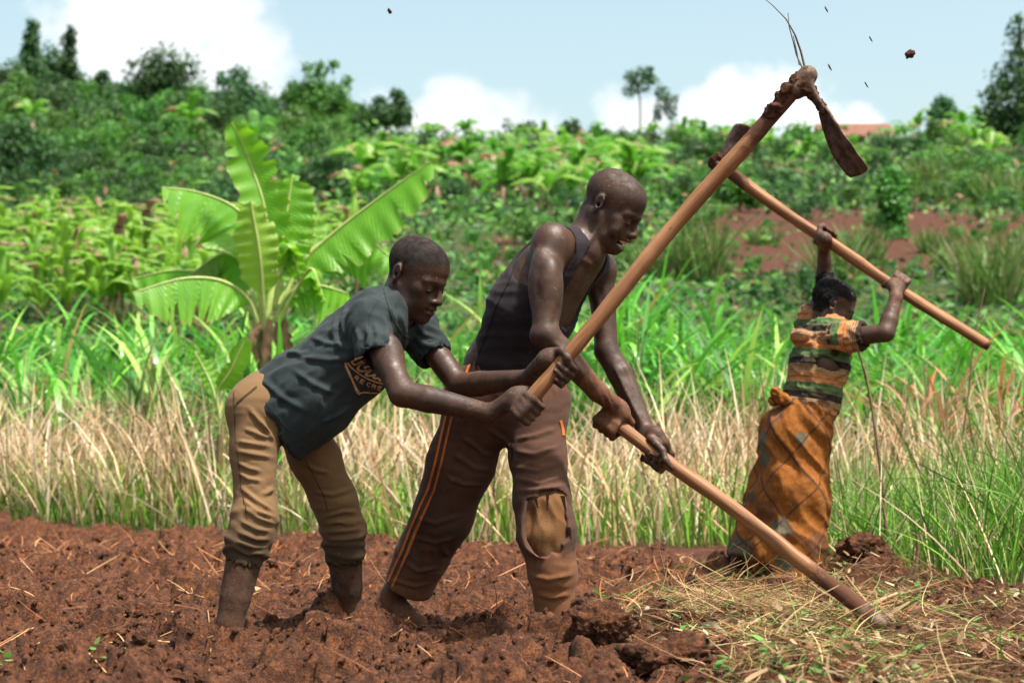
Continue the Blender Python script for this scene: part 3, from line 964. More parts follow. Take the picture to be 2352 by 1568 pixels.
def worley(Q, seed):
    """distance to the nearest jittered cell centre and that cell's random number"""
    Q = np.asarray(Q, np.float32); c = np.floor(Q).astype(np.int32)
    best = np.full(len(Q), 9.0, np.float32); val = np.zeros(len(Q), np.float32)
    for dx in (-1, 0, 1):
        for dy in (-1, 0, 1):
            ci = c + (dx, dy)
            h = _perm[_perm[(ci[:, 0] + seed * 37) & 255] + (ci[:, 1] & 255)]
            jx = _perm[h] / 255.0; jy = _perm[h + 71] / 255.0
            d = np.hypot(ci[:, 0] + .1 + .8 * jx - Q[:, 0], ci[:, 1] + .1 + .8 * jy - Q[:, 1])
            m = d < best; best[m] = d[m]; val[m] = (_perm[h + 151] / 255.0)[m]
    return best, val
def soil_height(X, Y):
    X = np.asarray(X, float); Y = np.asarray(Y, float); sh = X.shape
    P = np.stack([X.ravel(), Y.ravel(), np.zeros(X.size)], 1)
    big = fbm(P * 1.6 + 5, 3) * .060
    clump = sstep(noise3(P * 2.6 + 30), -.25, .35)
    Q = P[:, :2] + .018 * np.stack([noise3(P * 17 + 3), noise3(P * 17 + 40)], 1)
    f1, h1 = worley(Q / .105, 1); f2, h2 = worley(Q / .046, 2); f3, h3 = worley((Q + .004 * np.stack([noise3(P * 70), noise3(P * 70 + 9)], 1)) / .021, 3)
    dome = lambda f, k: np.sqrt(np.clip(1 - (f / k) ** 2, 0, 1))
    z = big + .088 * dome(f1, .72) * h1 ** 1.6 * (.30 + .9 * clump) + .034 * dome(f2, .74) * h2 ** 1.3 * (.45 + .7 * clump) + .0150 * dome(f3, .76) * h3 + .004 * noise3(P * 90)
    z = z - .064
    z = z.reshape(sh)
    e = soil_edge(np.clip(X, -6, 4))
    z = z + .05 * np.exp(-((Y - e + .25) / .22) ** 2)                    # the last furrow is heaped a little
    # right-hand side is not dug yet: flatter
    flat_ = sstep(X, .75, 1.35) * sstep(7.2 - Y, -1.0, .6)
    z = z * (1 - .45 * flat_)
    # heaps turned up by the hoes
    for (px, py, Yh, h, r) in ((527, 1450, 5.58, .015, .11), (799, 1415, 6.05, .015, .11), (890, 1405, 6.36, .035, .12), (1276, 1430, 5.86, .05, .11), (1697, 1300, 8.3, .05, .16), (1375, 1440, 5.6, .07, .09), (1500, 1420, 5.9, .05, .16), (1975, 1325, 7.8, .08, .2), (2052, 1442, 5.6, .05, .07), (950, 1470, 5.5, .04, .2), (1640, 1300, 8.6, .05, .3)):
        c = W(px, py, Yh)
        d2 = ((X - c[0]) ** 2 + (Y - c[1]) ** 2) / r ** 2
        z = z + h * np.exp(-d2)
    return z - .45 * sstep(Y - e, .0, .35)
build_land()

# ---- clods
def ico(sub):
    bm = bmesh.new(); bmesh.ops.create_icosphere(bm, subdivisions=sub, radius=1.0)
    V = np.array([v.co for v in bm.verts]); F = np.array([[v.index for v in f.verts] for f in bm.faces]); bm.free()
    return V, F
ICO1, ICO2, ICO3, ICO4 = ico(1), ico(2), ico(3), ico(5)
def rnd_rot(r):
    q = r.normal(size=4); q /= np.linalg.norm(q); w, x, y, z = q
    return np.array([[1 - 2 * (y * y + z * z), 2 * (x * y - w * z), 2 * (x * z + w * y)], [2 * (x * y + w * z), 1 - 2 * (x * x + z * z), 2 * (y * z - w * x)], [2 * (x * z - w * y), 2 * (y * z + w * x), 1 - 2 * (x * x + y * y)]])
def build_clods():
    r = np.random.default_rng(21)
    V0, F0 = ICO2
    protos = []
    for k in range(14):
        n = .55 * noise3(V0 * 1.5 + k * 7) + .35 * noise3(V0 * 3.4 + k * 3)
        v = V0 * (1 + n)[:, None] * r.uniform(.7, 1.2, 3)
        protos.append(v)
    Vs, Fs, b = [], [], 0
    n = 1700
    u = r.uniform(-1, 1, n); Yc = 3.4 * (12.0 / 3.4) ** r.uniform(0, 1, n); Xc = u * (.31 * Yc + .5)
    ok = Yc < soil_edge(np.clip(Xc, -6, 4)) - .02
    Xc, Yc = Xc[ok], Yc[ok]
    Zc = soil_height(Xc, Yc)
    sz = .004 + .024 * r.random(len(Xc)) ** 6 + .007 * r.random(len(Xc))
    sz *= np.interp(Yc, [4, 11], [1, 1.35])
    sz *= np.where((Xc > .5) & (Yc < 7), .6, 1)
    for i in range(len(Xc)):
        v = (protos[i % 14] * sz[i]) @ rnd_rot(r).T + (Xc[i], Yc[i], Zc[i] + sz[i] * .15)
        Vs.append(v); Fs.append(F0 + b); b += len(V0)
    # fine crumbs
    V1, F1 = ICO1; n = 22000
    u = r.uniform(-1, 1, n); Yc = 3.6 * (11.0 / 3.6) ** r.random(n); Xc = u * (.29 * Yc + .35)
    ok = (Yc < soil_edge(np.clip(Xc, -6, 4)) - .02) & (noise3(np.stack([Xc * 4, Yc * 4, Xc * 0], 1)) + .5 * r.normal(size=n) * .5 > -.15)
    Xc, Yc = Xc[ok], Yc[ok]; Zc = soil_height(Xc, Yc); sz = r.uniform(.0035, .0095, len(Xc)) * np.interp(Yc, [4, 10], [.9, 1.5])
    pr = [(V1 * (1 + r.uniform(-.45, .45, len(V1)))[:, None]) @ rnd_rot(r).T for _ in range(40)]
    Vq = np.stack([pr[i % 40] * sz[i] + (Xc[i], Yc[i], Zc[i] + sz[i] * .3) for i in range(len(Xc))])
    Vs.append(Vq.reshape(-1, 3)); Fs.append((F1[None] + b + np.arange(len(Xc))[:, None, None] * len(V1)).reshape(-1, 3)); b += len(Vq) * len(V1)
    me = mesh_np('soil_crumbs', np.concatenate(Vs), np.concatenate(Fs), M_SOIL, False)
    link('soil_crumbs', me, kind='stuff', label='loose crumbs of red soil scattered over the tilled plot', cat='soil')
    # big clods one can point to
    big = [(1375, 1436, 5.55, .060, (1.2, .9, .9), 'large dark clod heaped before the front foot of the man'),
           (1548, 1500, 5.02, .075, (1.3, 1.0, .72), 'largest pale clod near the bottom edge, left of the cut grass'),
           (350, 1390, 6.5, .060, (1.3, 1, .7), 'smooth topped clod left of the boy in khaki trousers'),
           (800, 1425, 5.85, .050, (1.1, 1, .8), 'small clod against the forward leg of the boy'),
           (215, 1465, 5.6, .055, (1.4, 1, .6), 'low pale clod in the left foreground of the soil'),
           (1650, 1372, 7.0, .055, (1.3, 1, .8), 'clod at the near edge of the cut grass, under the hoe handle'),
           (1985, 1315, 7.9, .055, (1.4, 1, .8), 'dark clod heap just right of the orange wrap skirt')]
    for k, (px, py, Yb, sc, asp, lab) in enumerate(big):
        V4, F4 = ICO4
        n = .5 * noise3(V4 * 1.3 + k * 5) + .30 * np.abs(noise3(V4 * 3.2 + k)) + .24 * np.abs(noise3(V4 * 8 + k)) + .16 * np.abs(noise3(V4 * 17)) + .09 * noise3(V4 * 34)
        c = W(px, py, Yb)
        v = V4 * (1 + n)[:, None] * np.array(asp) * sc
        z = float(soil_height(np.array([c[0]]), np.array([c[1]]))[0])
        me = mesh_np('soil_clod', v, F4, M_SOIL, True)
        link('soil_clod', me, loc=(c[0], c[1], z + sc * .25), label=lab, cat='soil clod', group='big clods of turned soil')
build_clods()

# ---- ribbons: grass, straw, roots
def blades(base, length, width, dirv, bend, S=4, twist=None, droop=1.0, taper=1.0, r=None):
    """base (n,3), length (n), width (n), dirv (n,3) start direction, bend (n,3) bending added along the blade -> V,F,(blade index per vertex),(t per vertex)"""
    n = len(base)
    t = np.linspace(0, 1, S + 1)
    d = dirv / np.linalg.norm(dirv, axis=1)[:, None]
    P = base[:, None, :] + length[:, None, None] * (d[:, None, :] * t[None, :, None] + bend[:, None, :] * (t ** 2)[None, :, None])
    T = d[:, None, :] + 2 * bend[:, None, :] * t[None, :, None]
    if twist is None: twist = (r or rng).uniform(0, 2 * np.pi, n)
    side = np.stack([np.cos(twist), np.sin(twist), np.zeros(n)], 1)
    B = np.cross(T, np.broadcast_to(np.cross(side, d)[:, None, :], T.shape)); B = np.cross(T, np.cross(np.broadcast_to(side[:, None, :], T.shape), T))
    B /= np.maximum(np.linalg.norm(B, axis=2), 1e-6)[..., None]
    w = width[:, None] * np.minimum(1, (.55 + 1.5 * t) )[None] * (1 - taper * t ** 2.2)[None] + .0004
    Lp = P - B * w[..., None] * .5; Rp = P + B * w[..., None] * .5
    V = np.stack([Lp, Rp], 2).reshape(-1, 3)
    k = np.arange(n)[:, None] * (2 * (S + 1)) + np.arange(S)[None] * 2
    F = np.stack([k, k + 1, k + 3, k + 2], -1).reshape(-1, 4)
    return V, F, np.repeat(np.arange(n), 2 * (S + 1)), np.tile(np.repeat(t, 2), n)
def mat_blade(name, trans=.35, rough=.55, spec=.25):
    t = NT(name); c = t.attr('Col', True)
    return t.leafy(c, rough, spec, trans, None)
M_GRASS = mat_blade('grass_blades', .30, .5, .3); M_STRAW = mat_blade('straw', .15, .75, .2); M_MAIZE = mat_blade('broad_green_blades', .30, .38, .5)
def pick(r, n, cols, wts, var=.22):
    cols = np.array(cols); i = r.choice(len(cols), n, p=np.array(wts) / sum(wts))
    return cols[i] * (1 + r.uniform(-var, var, (n, 1)))
def blade_obj(name, sets, mat, label, cat):
    Vs, Fs, Cs, b = [], [], [], 0
    for V, F, C_ in sets:
        Vs.append(V); Fs.append(F + b); Cs.append(C_); b += len(V)
    me = mesh_np(name, np.concatenate(Vs), np.concatenate(Fs), mat, True, {'Col': np.concatenate(Cs)})
    return link(name, me, kind='stuff', label=label, cat=cat)

def build_grass():
    r = np.random.default_rng(5)
    # tall dry stubble behind the plot
    def field(n, y0, y1, xk=.34, xm=1.2):
        Y = y0 + (y1 - y0) * r.random(n) ** 1.2; X = r.uniform(-1, 1, n) * (xk * Y + xm)
        return X, Y
    sets = []
    def add(n, y0, y1, hl, wd, lean, bendk, cols, wts, S=4, edge=.0, xf=None, down=0.0, ycap=None, hfun=None):
        X, Y = field(n, y0, y1)
        e = soil_edge(np.clip(X, -6, 4))
        Y = np.maximum(Y, e + .05 + r.random(n) ** 1.5 * (y1 - e))
        ok = Y < y1 + 1
        if xf is not None: ok &= xf(X, Y, r.random(n))
        X, Y = X[ok], Y[ok]; m = len(X)
        L = r.uniform(hl[0], hl[1], m) * (hfun(X, Y) if hfun else 1)
        a = r.uniform(0, 2 * np.pi, m); ln = np.abs(r.normal(0, lean, m))
        d = np.stack([np.cos(a) * ln, np.sin(a) * ln, np.ones(m)], 1)
        bd = np.stack([np.cos(a) * bendk, np.sin(a) * bendk, -np.full(m, bendk * .7)], 1) * r.random(m)[:, None]
        base = np.stack([X, Y, terr(X, Y) - .02], 1)
        V, F, bi, t = blades(base, L, r.uniform(wd[0], wd[1], m), d, bd, S, r=r)
        c = pick(r, m, cols, wts)[bi]
        sets.append((V, F, c))
    straw = [(.60, .45, .28), (.74, .62, .46), (.46, .31, .17), (.50, .30, .18), (.15, .10, .055)]
    ws = [3, 2.5, 2, 1, .8]
    green = [(.13, .30, .025), (.09, .22, .02), (.20, .36, .05), (.30, .38, .10)]
    rightless = lambda X, Y, q: q > .75 * sstep(X, 1.0, 2.2) * sstep(9.5 - Y, -1, 1)
    add(13500, 10.4, 15.2, (.50, 1.12), (.006, .019), .22, .46, straw, ws, 4, xf=rightless, hfun=lambda X, Y: .62 + .5 * sstep(noise3(np.stack([X * 1.3, Y * 1.3, X * 0 + 9], 1)) + .4 * noise3(np.stack([X * 4, Y * 4, X * 0], 1)), -.45, .35))
    add(4200, 10.2, 15.0, (.35, .9), (.008, .017), .8, .3, straw, ws, 4, xf=rightless)         # broken, leaning across
    add(12500, 10.2, 14.2, (.22, .62), (.007, .015), .22, .35, green, [3, 3, 2, 1], 4)
    add(9000, 10.2, 13.8, (.18, .55), (.004, .009), .26, .5, green, [3, 3, 2, 2], 4, xf=lambda X, Y, q: q < sstep(noise3(np.stack([X * .8, Y * .8, X * 0 + 2], 1)), -.35, .25))
    blade_obj('dry_stubble', sets, M_STRAW, 'band of tall pale dry stubble standing behind the tilled plot', 'dry grass'); sets = []
    # green grass on the right
    xr = lambda X, Y, q: q < sstep(X, .9, 1.7)
    def addr(n, x0, x1, y0, y1, hl, wd, lean, bk, cols, wts, S=5):
        X = r.uniform(x0, x1, n); Y = y0 + (y1 - y0) * r.random(n)
        ok = Y > soil_edge(np.clip(X, -6, 4)) + .05; X, Y = X[ok], Y[ok]; m = len(X)
        a = r.uniform(0, 2 * np.pi, m); ln = np.abs(r.normal(0, lean, m))
        d = np.stack([np.cos(a) * ln, np.sin(a) * ln, np.ones(m)], 1)
        q = r.random(m)[:, None]
        bd = np.stack([np.cos(a) * bk, np.sin(a) * bk, -np.full(m, bk * .8)], 1) * q
        V, F, bi, t = blades(np.stack([X, Y, terr(X, Y) - .03], 1), r.uniform(*hl, m), r.uniform(*wd, m), d, bd, S, r=r)
        sets.append((V, F, pick(r, m, cols, wts)[bi]))
    g2 = [(.07, .19, .015), (.11, .27, .02), (.16, .32, .035), (.045, .13, .02)]
    addr(7000, 1.35, 5.2, 7.3, 11.5, (.28, .70), (.004, .010), .28, .5, g2, [3, 3, 2, 2])
    addr(2600, 2.0, 5.0, 7.2, 9.8, (.6, 1.05), (.005, .010), .20, .7, g2, [3, 3, 2, 2], 6)
    addr(1500, 1.3, 4.8, 7.3, 11.0, (.3, .75), (.003, .007), .5, .3, straw, ws)
    blade_obj('green_grass', sets, M_GRASS, 'tall green grass growing at the right behind the cut litter', 'grass'); sets = []
    # broad-bladed green stand behind the stubble: many arching leaves from each stool
    def stand(n, X, Y, H, leaves, wd, cols, wts, ln_=(.45, .85)):
        m = len(X); zb = terr(X, Y)
        rep = np.repeat(np.arange(m), leaves); k = len(rep)
        a = r.uniform(0, 2 * np.pi, k); hh = r.random(k)
        base = np.stack([X[rep] + .05 * np.cos(a), Y[rep] + .05 * np.sin(a), zb[rep] + H[rep] * hh * .72], 1)
        L = r.uniform(*ln_, k) * (.75 + .5 * H[rep] / H.mean())
        up = r.uniform(.9, 3.2, k)
        d = np.stack([np.cos(a), np.sin(a), up], 1)
        bd = np.stack([np.cos(a) * .45, np.sin(a) * .45, -r.uniform(.15, .95, k)], 1)
        V, F, bi, t = blades(base, L, r.uniform(*wd, k), d, bd, 7, twist=a + np.pi / 2, r=r)
        c = pick(r, k, cols, wts, .3)[bi]
        sets.append((V, F, c))
        # stalks
        V, F, bi, t = blades(np.stack([X, Y, zb - .02], 1), H * .95, np.full(m, .018), np.stack([r.normal(0, .06, m), r.normal(0, .06, m), np.ones(m)], 1), np.zeros((m, 3)), 4, taper=.6, r=r)
        sets.append((V, F, pick(r, m, [(.13, .22, .05), (.20, .20, .09)], [2, 1])[bi]))
    cg = [(.075, .29, .024), (.13, .38, .035), (.040, .18, .022), (.26, .45, .08), (.34, .24, .10)]
    n = 620; Y = r.uniform(13.4, 21, n); X = r.uniform(.0, .33, n) * Y + .2; 
    stand(n, X, Y, r.uniform(.8, 1.55, n) * np.interp(X / Y, [0, .05, .095, .11, .155, .18, .3], [.8, .95, .95, .68, .66, .75, .7]), 11, (.030, .058), cg, [4, 3, 4, 1.0, .25])
    n = 26; Y = r.uniform(12.6, 13.3, n); X = (r.uniform(540, 690, n) - 1176) / FPX * Y
    stand(n, X, Y, r.uniform(.7, 1.1, n), 9, (.022, .045), cg, [3, 3, 4, 1.6, .8])
    n = 420; Y = r.uniform(13.8, 22, n); X = -r.uniform(-.05, .36, n) * Y - .2
    stand(n, X, Y, r.uniform(.6, 1.15, n), 10, (.030, .060), cg, [3, 3, 4, 1.6, .5])
    n = 60; Y = r.uniform(11.5, 14, n); X = r.uniform(.2, .33, n) * Y
    stand(n, X, Y, r.uniform(.6, 1.1, n), 8, (.018, .032), [(.32, .11, .05), (.40, .20, .10), (.12, .26, .03), (.22, .10, .06)], [2, 2, 3, 1])
    blade_obj('broad_leaved_fodder', sets, M_MAIZE, 'stand of broad bright green fodder leaves behind the dry stubble', 'fodder grass'); sets = []
build_grass()

def build_litter():
    r = np.random.default_rng(77)
    def strands(X, Y, zoff, L, w, cols, wts, lift=.25, bendk=.5, S=5):
        m = len(X); z = soil_height(X, Y)
        a = r.uniform(0, 2 * np.pi, m)
        d = np.stack([np.cos(a), np.sin(a), r.normal(0, lift, m)], 1)
        b2 = a + np.pi / 2 * np.sign(r.normal(size=m))
        bd = np.stack([np.cos(b2), np.sin(b2), r.normal(-.1, .25, m)], 1) * (r.random(m) * bendk)[:, None]
        V, F, bi, t = blades(np.stack([X - np.cos(a) * L * .5, Y - np.sin(a) * L * .5, z + zoff], 1), L, w, d, bd, S, taper=.5, r=r)
        # keep them on or above the soil
        V[:, 2] = np.maximum(V[:, 2], soil_height(V[:, 0], V[:, 1]) - .004)
        return V, F, pick(r, m, cols, wts, .3)[bi]
    hay = [(.25, .155, .070), (.36, .26, .135), (.17, .085, .038), (.22, .080, .032), (.12, .15, .04), (.09, .19, .03)]
    hw = [3, 2, 2, 1.2, 1.2, 1]
    sets = []
    n = 8200; Y = 3.9 * (7.9 / 3.9) ** r.random(n); X = r.uniform(0, 1, n) * (.33 * Y + .5) + .12 * Y / 4 * 0
    edge = np.interp(Y, [3.8, 4.6, 5.2, 6.0, 6.8, 7.6, 8.2], [.50, .52, .48, .50, .55, .80, .95])
    keep = X > edge + .18 * r.normal(size=n) * .5
    dens = .45 + .55 * sstep(noise3(np.stack([X * 2.2, Y * 2.2, X * 0], 1)), -.3, .3)
    keep &= r.random(n) < dens * (1 - .45 * sstep(X - .16 * Y, .1, .7))
    X, Y = X[keep], Y[keep]; m = len(X)
    hump = .02 + .055 * r.random(m) * sstep(noise3(np.stack([X * 2.2, Y * 2.2, X * 0], 1)), -.3, .4)
    sets.append(strands(X, Y, hump, r.uniform(.06, .30, m) ** 1.0, r.uniform(.0014, .0038, m), hay, hw))
    # the raked heap beside the hoe
    n = 2600; Xh = .78 + .26 * r.normal(size=n); Yh = 6.35 + .55 * r.normal(size=n); ok = (Xh > .35) & (Yh > 5.0) & (Yh < 7.9); Xh, Yh = Xh[ok], Yh[ok]
    hz = (.02 + .11 * np.exp(-((Xh - .78) / .3) ** 2 - ((Yh - 6.35) / .6) ** 2)) * r.random(len(Xh))
    sets.append(strands(Xh, Yh, hz, r.uniform(.07, .30, len(Xh)), r.uniform(.0015, .0040, len(Xh)), hay + [(.33, .22, .11)], hw + [3]))
    # small curled leaves in the litter
    n = 1500; i = r.integers(0, m, n)
    sets.append(strands(X[i] + r.normal(0, .05, n), Y[i] + r.normal(0, .05, n), hump[i] + .01, r.uniform(.02, .06, n), r.uniform(.006, .016, n), [(.26, .18, .10), (.17, .10, .05), (.08, .17, .03), (.36, .28, .18)], [2, 2.4, 1.2, .7], .5, .9, 4))
    blade_obj('cut_grass_litter', sets, M_STRAW, 'tangle of cut hay and weeds lying on soil at lower right', 'cut grass')
    sets = []
    # root fibres in the turned soil
    n = 11000; Y = 4.0 * (11.4 / 4.0) ** r.random(n) ** .62; X = r.uniform(-1, 1, n) * (.30 * Y + .4)
    k = (Y < soil_edge(np.clip(X, -6, 4)) - .05) & (X < .6 + .1 * Y)
    dens = np.interp(Y, [4, 6.5, 8, 10.5], [.10, .22, 1, .9]) * (.35 + .65 * sstep(noise3(np.stack([X * .9, Y * .9, X * 0 + 4], 1)), -.2, .25))
    k &= r.random(n) < dens
    X, Y = X[k], Y[k]; m = len(X)
    sets.append(strands(X, Y, r.uniform(.0, .012, m), r.uniform(.03, .17, m) * np.interp(Y, [5, 10], [1, 1.25]), r.uniform(.0016, .0038, m) * np.interp(Y, [5, 10], [1, 1.7]),
                        [(.33, .125, .048), (.40, .19, .085), (.22, .075, .03), (.45, .28, .14)], [3, 2.4, 2, .8], .45, .6))
    blade_obj('root_fibres', sets, M_STRAW, 'short orange root fibres mixed into the turned red soil', 'roots')
    sets = []
    # long single straws lying on the soil in the foreground
    for k, (pts, w) in enumerate([([(455, 1325), (478, 1400), (484, 1480), (480, 1540)], .0042), ([(215, 1478), (330, 1468), (440, 1478), (490, 1460)], .0040),
                                  ([(50, 1500), (90, 1475)], .004), ([(250, 1415), (320, 1408)], .005), ([(410, 1395), (385, 1412)], .009), ([(60, 1450), (105, 1425)], .005), ([(205, 1500), (245, 1545)], .005),
                                  ([(400, 1350), (440, 1362), (470, 1372)], .004), ([(560, 1388), (590, 1402)], .004), ([(880, 1475), (930, 1440), (940, 1415)], .0055), ([(1440, 1500), (1460, 1445), (1470, 1425)], .005),
                                  ([(720, 1478), (780, 1482), (850, 1500)], .0035), ([(1140, 1390), (1170, 1420)], .003)]):
        n = 14; q = np.linspace(0, len(pts) - 1, n)
        C3 = []
        for t in q:
            x = np.interp(t, range(len(pts)), [p[0] for p in pts]); y = np.interp(t, range(len(pts)), [p[1] for p in pts])
            Yg = CAMH * FPX / (y - 1020.0)
            p = W(x, y, Yg); zz = float(soil_height(np.array([p[0]]), np.array([p[1]]))[0])
            Yg2 = (CAMH - zz - .012) * FPX / (y - 1020.0); p = W(x, y, Yg2)
            C3.append(p)
        C3 = np.array(C3)
        ang = np.linspace(0, 2 * np.pi, 5)[:-1]
        Vv, Ff = [], []
        for i, c in enumerate(C3):
            for a in ang: Vv.append(c + w * .5 * pv(math.cos(a), .3 * math.sin(a), math.sin(a)))
        for i in range(n - 1):
            for j in range(4): Ff.append([i * 4 + j, i * 4 + (j + 1) % 4, (i + 1) * 4 + (j + 1) % 4, (i + 1) * 4 + j])
        sets.append((np.array(Vv), np.array(Ff), np.tile(pick(r, 1, [(.50, .30, .15), (.42, .22, .10), (.45, .36, .16)], [2, 2, 1]), (len(Vv), 1))))
    blade_obj('loose_straws', sets, M_STRAW, 'few long pale straws lying on the bare soil in front', 'straw')
    # low leafy seedlings in the litter
    sets = []
    n = 90; Y = r.uniform(4.3, 7.4, n); X = r.uniform(.45, .36 * Y + .3, n)
    n2 = 7; Y = np.concatenate([Y, r.uniform(4.2, 9, n2)]); X = np.concatenate([X, r.uniform(-1.6, .4, n2)])
    m = len(X); rep = np.repeat(np.arange(m), 5); k = len(rep); a = r.uniform(0, 6.28, k)
    z = soil_height(X, Y)[rep] + r.uniform(.01, .06, k)
    V, F, bi, t = blades(np.stack([X[rep] + .01 * np.cos(a), Y[rep] + .01 * np.sin(a), z], 1), r.uniform(.02, .05, k), r.uniform(.012, .026, k), np.stack([np.cos(a), np.sin(a), r.uniform(.2, 1.0, k)], 1), np.stack([np.cos(a) * .2, np.sin(a) * .2, -r.random(k) * .5], 1), 4, twist=a + np.pi / 2, r=r)
    sets.append((V, F, pick(r, k, [(.07, .22, .03), (.13, .30, .05), (.20, .30, .10)], [3, 3, 1])[bi]))
    blade_obj('weed_seedlings', sets, M_MAIZE, 'small round-leaved green weed seedlings among the cut litter', 'weeds')
build_litter()

# ================================================================= the man in the tank top
def build_man():
    s_ = pv(0, 0, 0)
    Rs, Ls = W(1268, 556, 5.86), W(1372, 618, 6.14)
    sv = nrm(Ls - Rs)
    P0, P1, P2, P3, P4 = W(1166, 915, 6.08), W(1158, 835, 6.06), W(1220, 715, 6.02), W(1283, 618, 5.99), W(1338, 575, 5.98)
    hR, hF = W(1408, 476, 5.97), head_frame(20, 33)
    hs = .95
    hb = hR + hF @ pv(-.035, 0, -.05) * 1
    Re, Rw = W(1253, 768, 5.76), W(1373, 900, 5.84)
    Le, Lw = W(1393, 805, 6.10), W(1486, 996, 6.02)
    torso = [EC(P0, P1, (.145, .105), (.122, .092), pv(.17, .06, 0), .0),
             EC(P1, P2, (.122, .092), (.140, .108), sv, .05),
             EC(P2, P3, (.140, .108), (.135, .095), sv, .05),
             EC(P3, P4, (.115, .075), (.060, .052), sv, .05),
             E(P3 + (P2 - P3) * .35 + nrm(np.cross(sv, P3 - P2)) * -.045, (.11, .05, .08), np.stack([sv, nrm(np.cross(P3 - P2, sv)), nrm(P3 - P2)], 1), .05),
             C(Rs, P4, .050, .040, .05), C(Ls, P4, .050, .040, .05)]
    fwd = nrm(np.cross(sv, P3 - P2)); fwd = fwd if fwd[0] > 0 else -fwd
    neckf = nrm(hb - P4)
    neck = [C(P4, hb, .056, .050, .04),
            C(hR + hF @ pv(-.030, -.052, -.045), P4 + fwd * .035 - sv * .02, .013, .010, .022),
            C(hR + hF @ pv(-.030, .052, -.045), P4 + fwd * .035 + sv * .02, .013, .010, .022),
            E(hb * .45 + P4 * .55 + fwd * .040, (.016, .014, .02), I3, .02)]
    head = head_prims(hR, hF, hs, 'open', slim=.93)
    armR = [E(Rs + pv(-.002, 0, -.012), (.047, .048, .058), I3, .0), C(Rs + pv(-.002, 0, 0), W(1254, 660, 5.80), .046, .0435, .02), C(W(1253, 660, 5.80), Re, .0435, .0375, .006),
            E(W(1264, 660, 5.775), (.034, .035, .085), I3, .03), E(W(1242, 645, 5.80), (.032, .034, .090), I3, .03),
            C(Re, W(1296, 815, 5.77), .0375, .0400, .014), C(W(1296, 815, 5.77), Rw, .0400, .0280, .006), E(Re + pv(-.026, 0, -.004), (.016, .018, .018), I3, .025)]
    armL = [E(Ls, (.054, .052, .056), I3, .0), C(Ls, W(1386, 705, 6.13), .048, .039, .02), C(W(1386, 705, 6.13), Le, .039, .035, .006),
            C(Le, W(1424, 858, 6.08), .0365, .0390, .014), C(W(1424, 858, 6.08), Lw, .0390, .0260, .006)]
    # hoe in the ground
    HA, HB = W(1398, 962, 5.93), W(2028, 1440, 5.60)
    hd = nrm(HB - HA)
    A_R = HA + hd * .012
    gR = grip_hand(A_R, hd, pv(-.25, -1, .35), pv(-.3, 0, -1), Rw, rh=.022, s=1.02, rw=.0285)
    A_L = HA + hd * (np.linalg.norm(W(1513, 1046, 5.95) - HA))
    up_h = nrm(np.cross(np.cross(hd, pv(0, 0, 1)), hd))
    th = [A_L - hd * .045 + up_h * .030 + pv(0, -.012, 0), A_L + hd * .002 + up_h * .022 + pv(0, -.026, 0), A_L + hd * .030 + pv(0, -.034, .004), A_L + hd * .055 + pv(0, -.031, -.004)]
    gL = grip_hand(A_L, hd, pv(.25, .55, .9), pv(.0, .5, -1), Lw, rh=.022, s=.98, rw=.0255, thumb=th, curl=1.12, skew=-.045)
    kneeR, ankR, toeR = W(1020, 1180, 6.20), W(895, 1375, 6.36), W(960, 1432, 6.30)
    heelR = W(866, 1402, 6.37)
    kneeL, ankL = W(1256, 1195, 5.90), W(1274, 1405, 5.90)
    hpR, hpL = W(1108, 930, 6.05), W(1228, 935, 6.05)
    legs = [C(hpR, kneeR, .078, .056, .02), C(kneeR, W(962, 1270, 6.28), .056, .050, .02), C(W(962, 1270, 6.28), ankR, .050, .036, .02),
            C(ankR, heelR, .036, .034, .02), C(heelR, toeR, .034, .032, .02), C(ankR, W(930, 1405, 6.33), .034, .030, .02)]
    legs2 = [C(hpL, kneeL, .076, .054, .02), C(kneeL, ankL, .054, .036, .02), C(ankL, ankL + pv(.09, -.10, -.07), .036, .03, .02)]
    groups = [(0, torso + neck + head), (.035, armR), (.035, armL), (.05, legs), (.05, legs2)]
    for g in (gR, gL):
        groups.append((.012, g[0]))
        groups += [(.0035, f) for f in g[1:]]
    V, F = build_volume(groups, .0048, *grp_bounds(groups), it=1)
    # tendons, muscle borders, laugh lines
    V = creases(V, F, [([(1292, 596), (1284, 632), (1262, 664)], -.30, 1.3), ([(1240, 600), (1232, 650), (1238, 700)], -.5, 1.3), ([(1284, 690), (1276, 730), (1268, 752)], -.6, 1.1), ([(1268, 782), (1300, 812), (1336, 856)], .7, .8), ([(1290, 776), (1322, 812), (1352, 860)], -.6, .9),
                       ([(1404, 830), (1440, 905), (1478, 980)], .8, .6), ([(1416, 815), (1452, 890), (1490, 970)], -.5, .8), ([(1370, 650), (1388, 700), (1392, 760)], -.5, 1.0), ([(1426, 526), (1418, 545), (1420, 562)], -.6, .5), ([(1320, 590), (1345, 600), (1360, 612)], .8, .9),
                       ([(1346, 566), (1362, 540), (1380, 512)], .7, .8), ([(1205, 575), (1190, 600), (1196, 625)], .6, 1.4), ([(1376, 905), (1386, 930), (1392, 950)], .5, .5), ([(1390, 905), (1402, 930), (1408, 950)], .5, .5)], .006, .012)
    root = person_root(tuple(W(1160, 1425, 6.05) * pv(1, 1, 0)), 'man in black tank top and torn brown trousers bending over his hoe')
    # colouring of the skin: hair shadow, lips, dried mud
    H = (V - hR) @ hF / hs
    onhead = np.linalg.norm(H, axis=1) < .16
    hair = onhead * fall(-(H[:, 2] - (.045 + .30 * np.maximum(H[:, 0] - .05, 0) - .09 * (H[:, 0] < .0) * np.clip(-H[:, 0] / .04, 0, 1))), -.008, .012) * .30
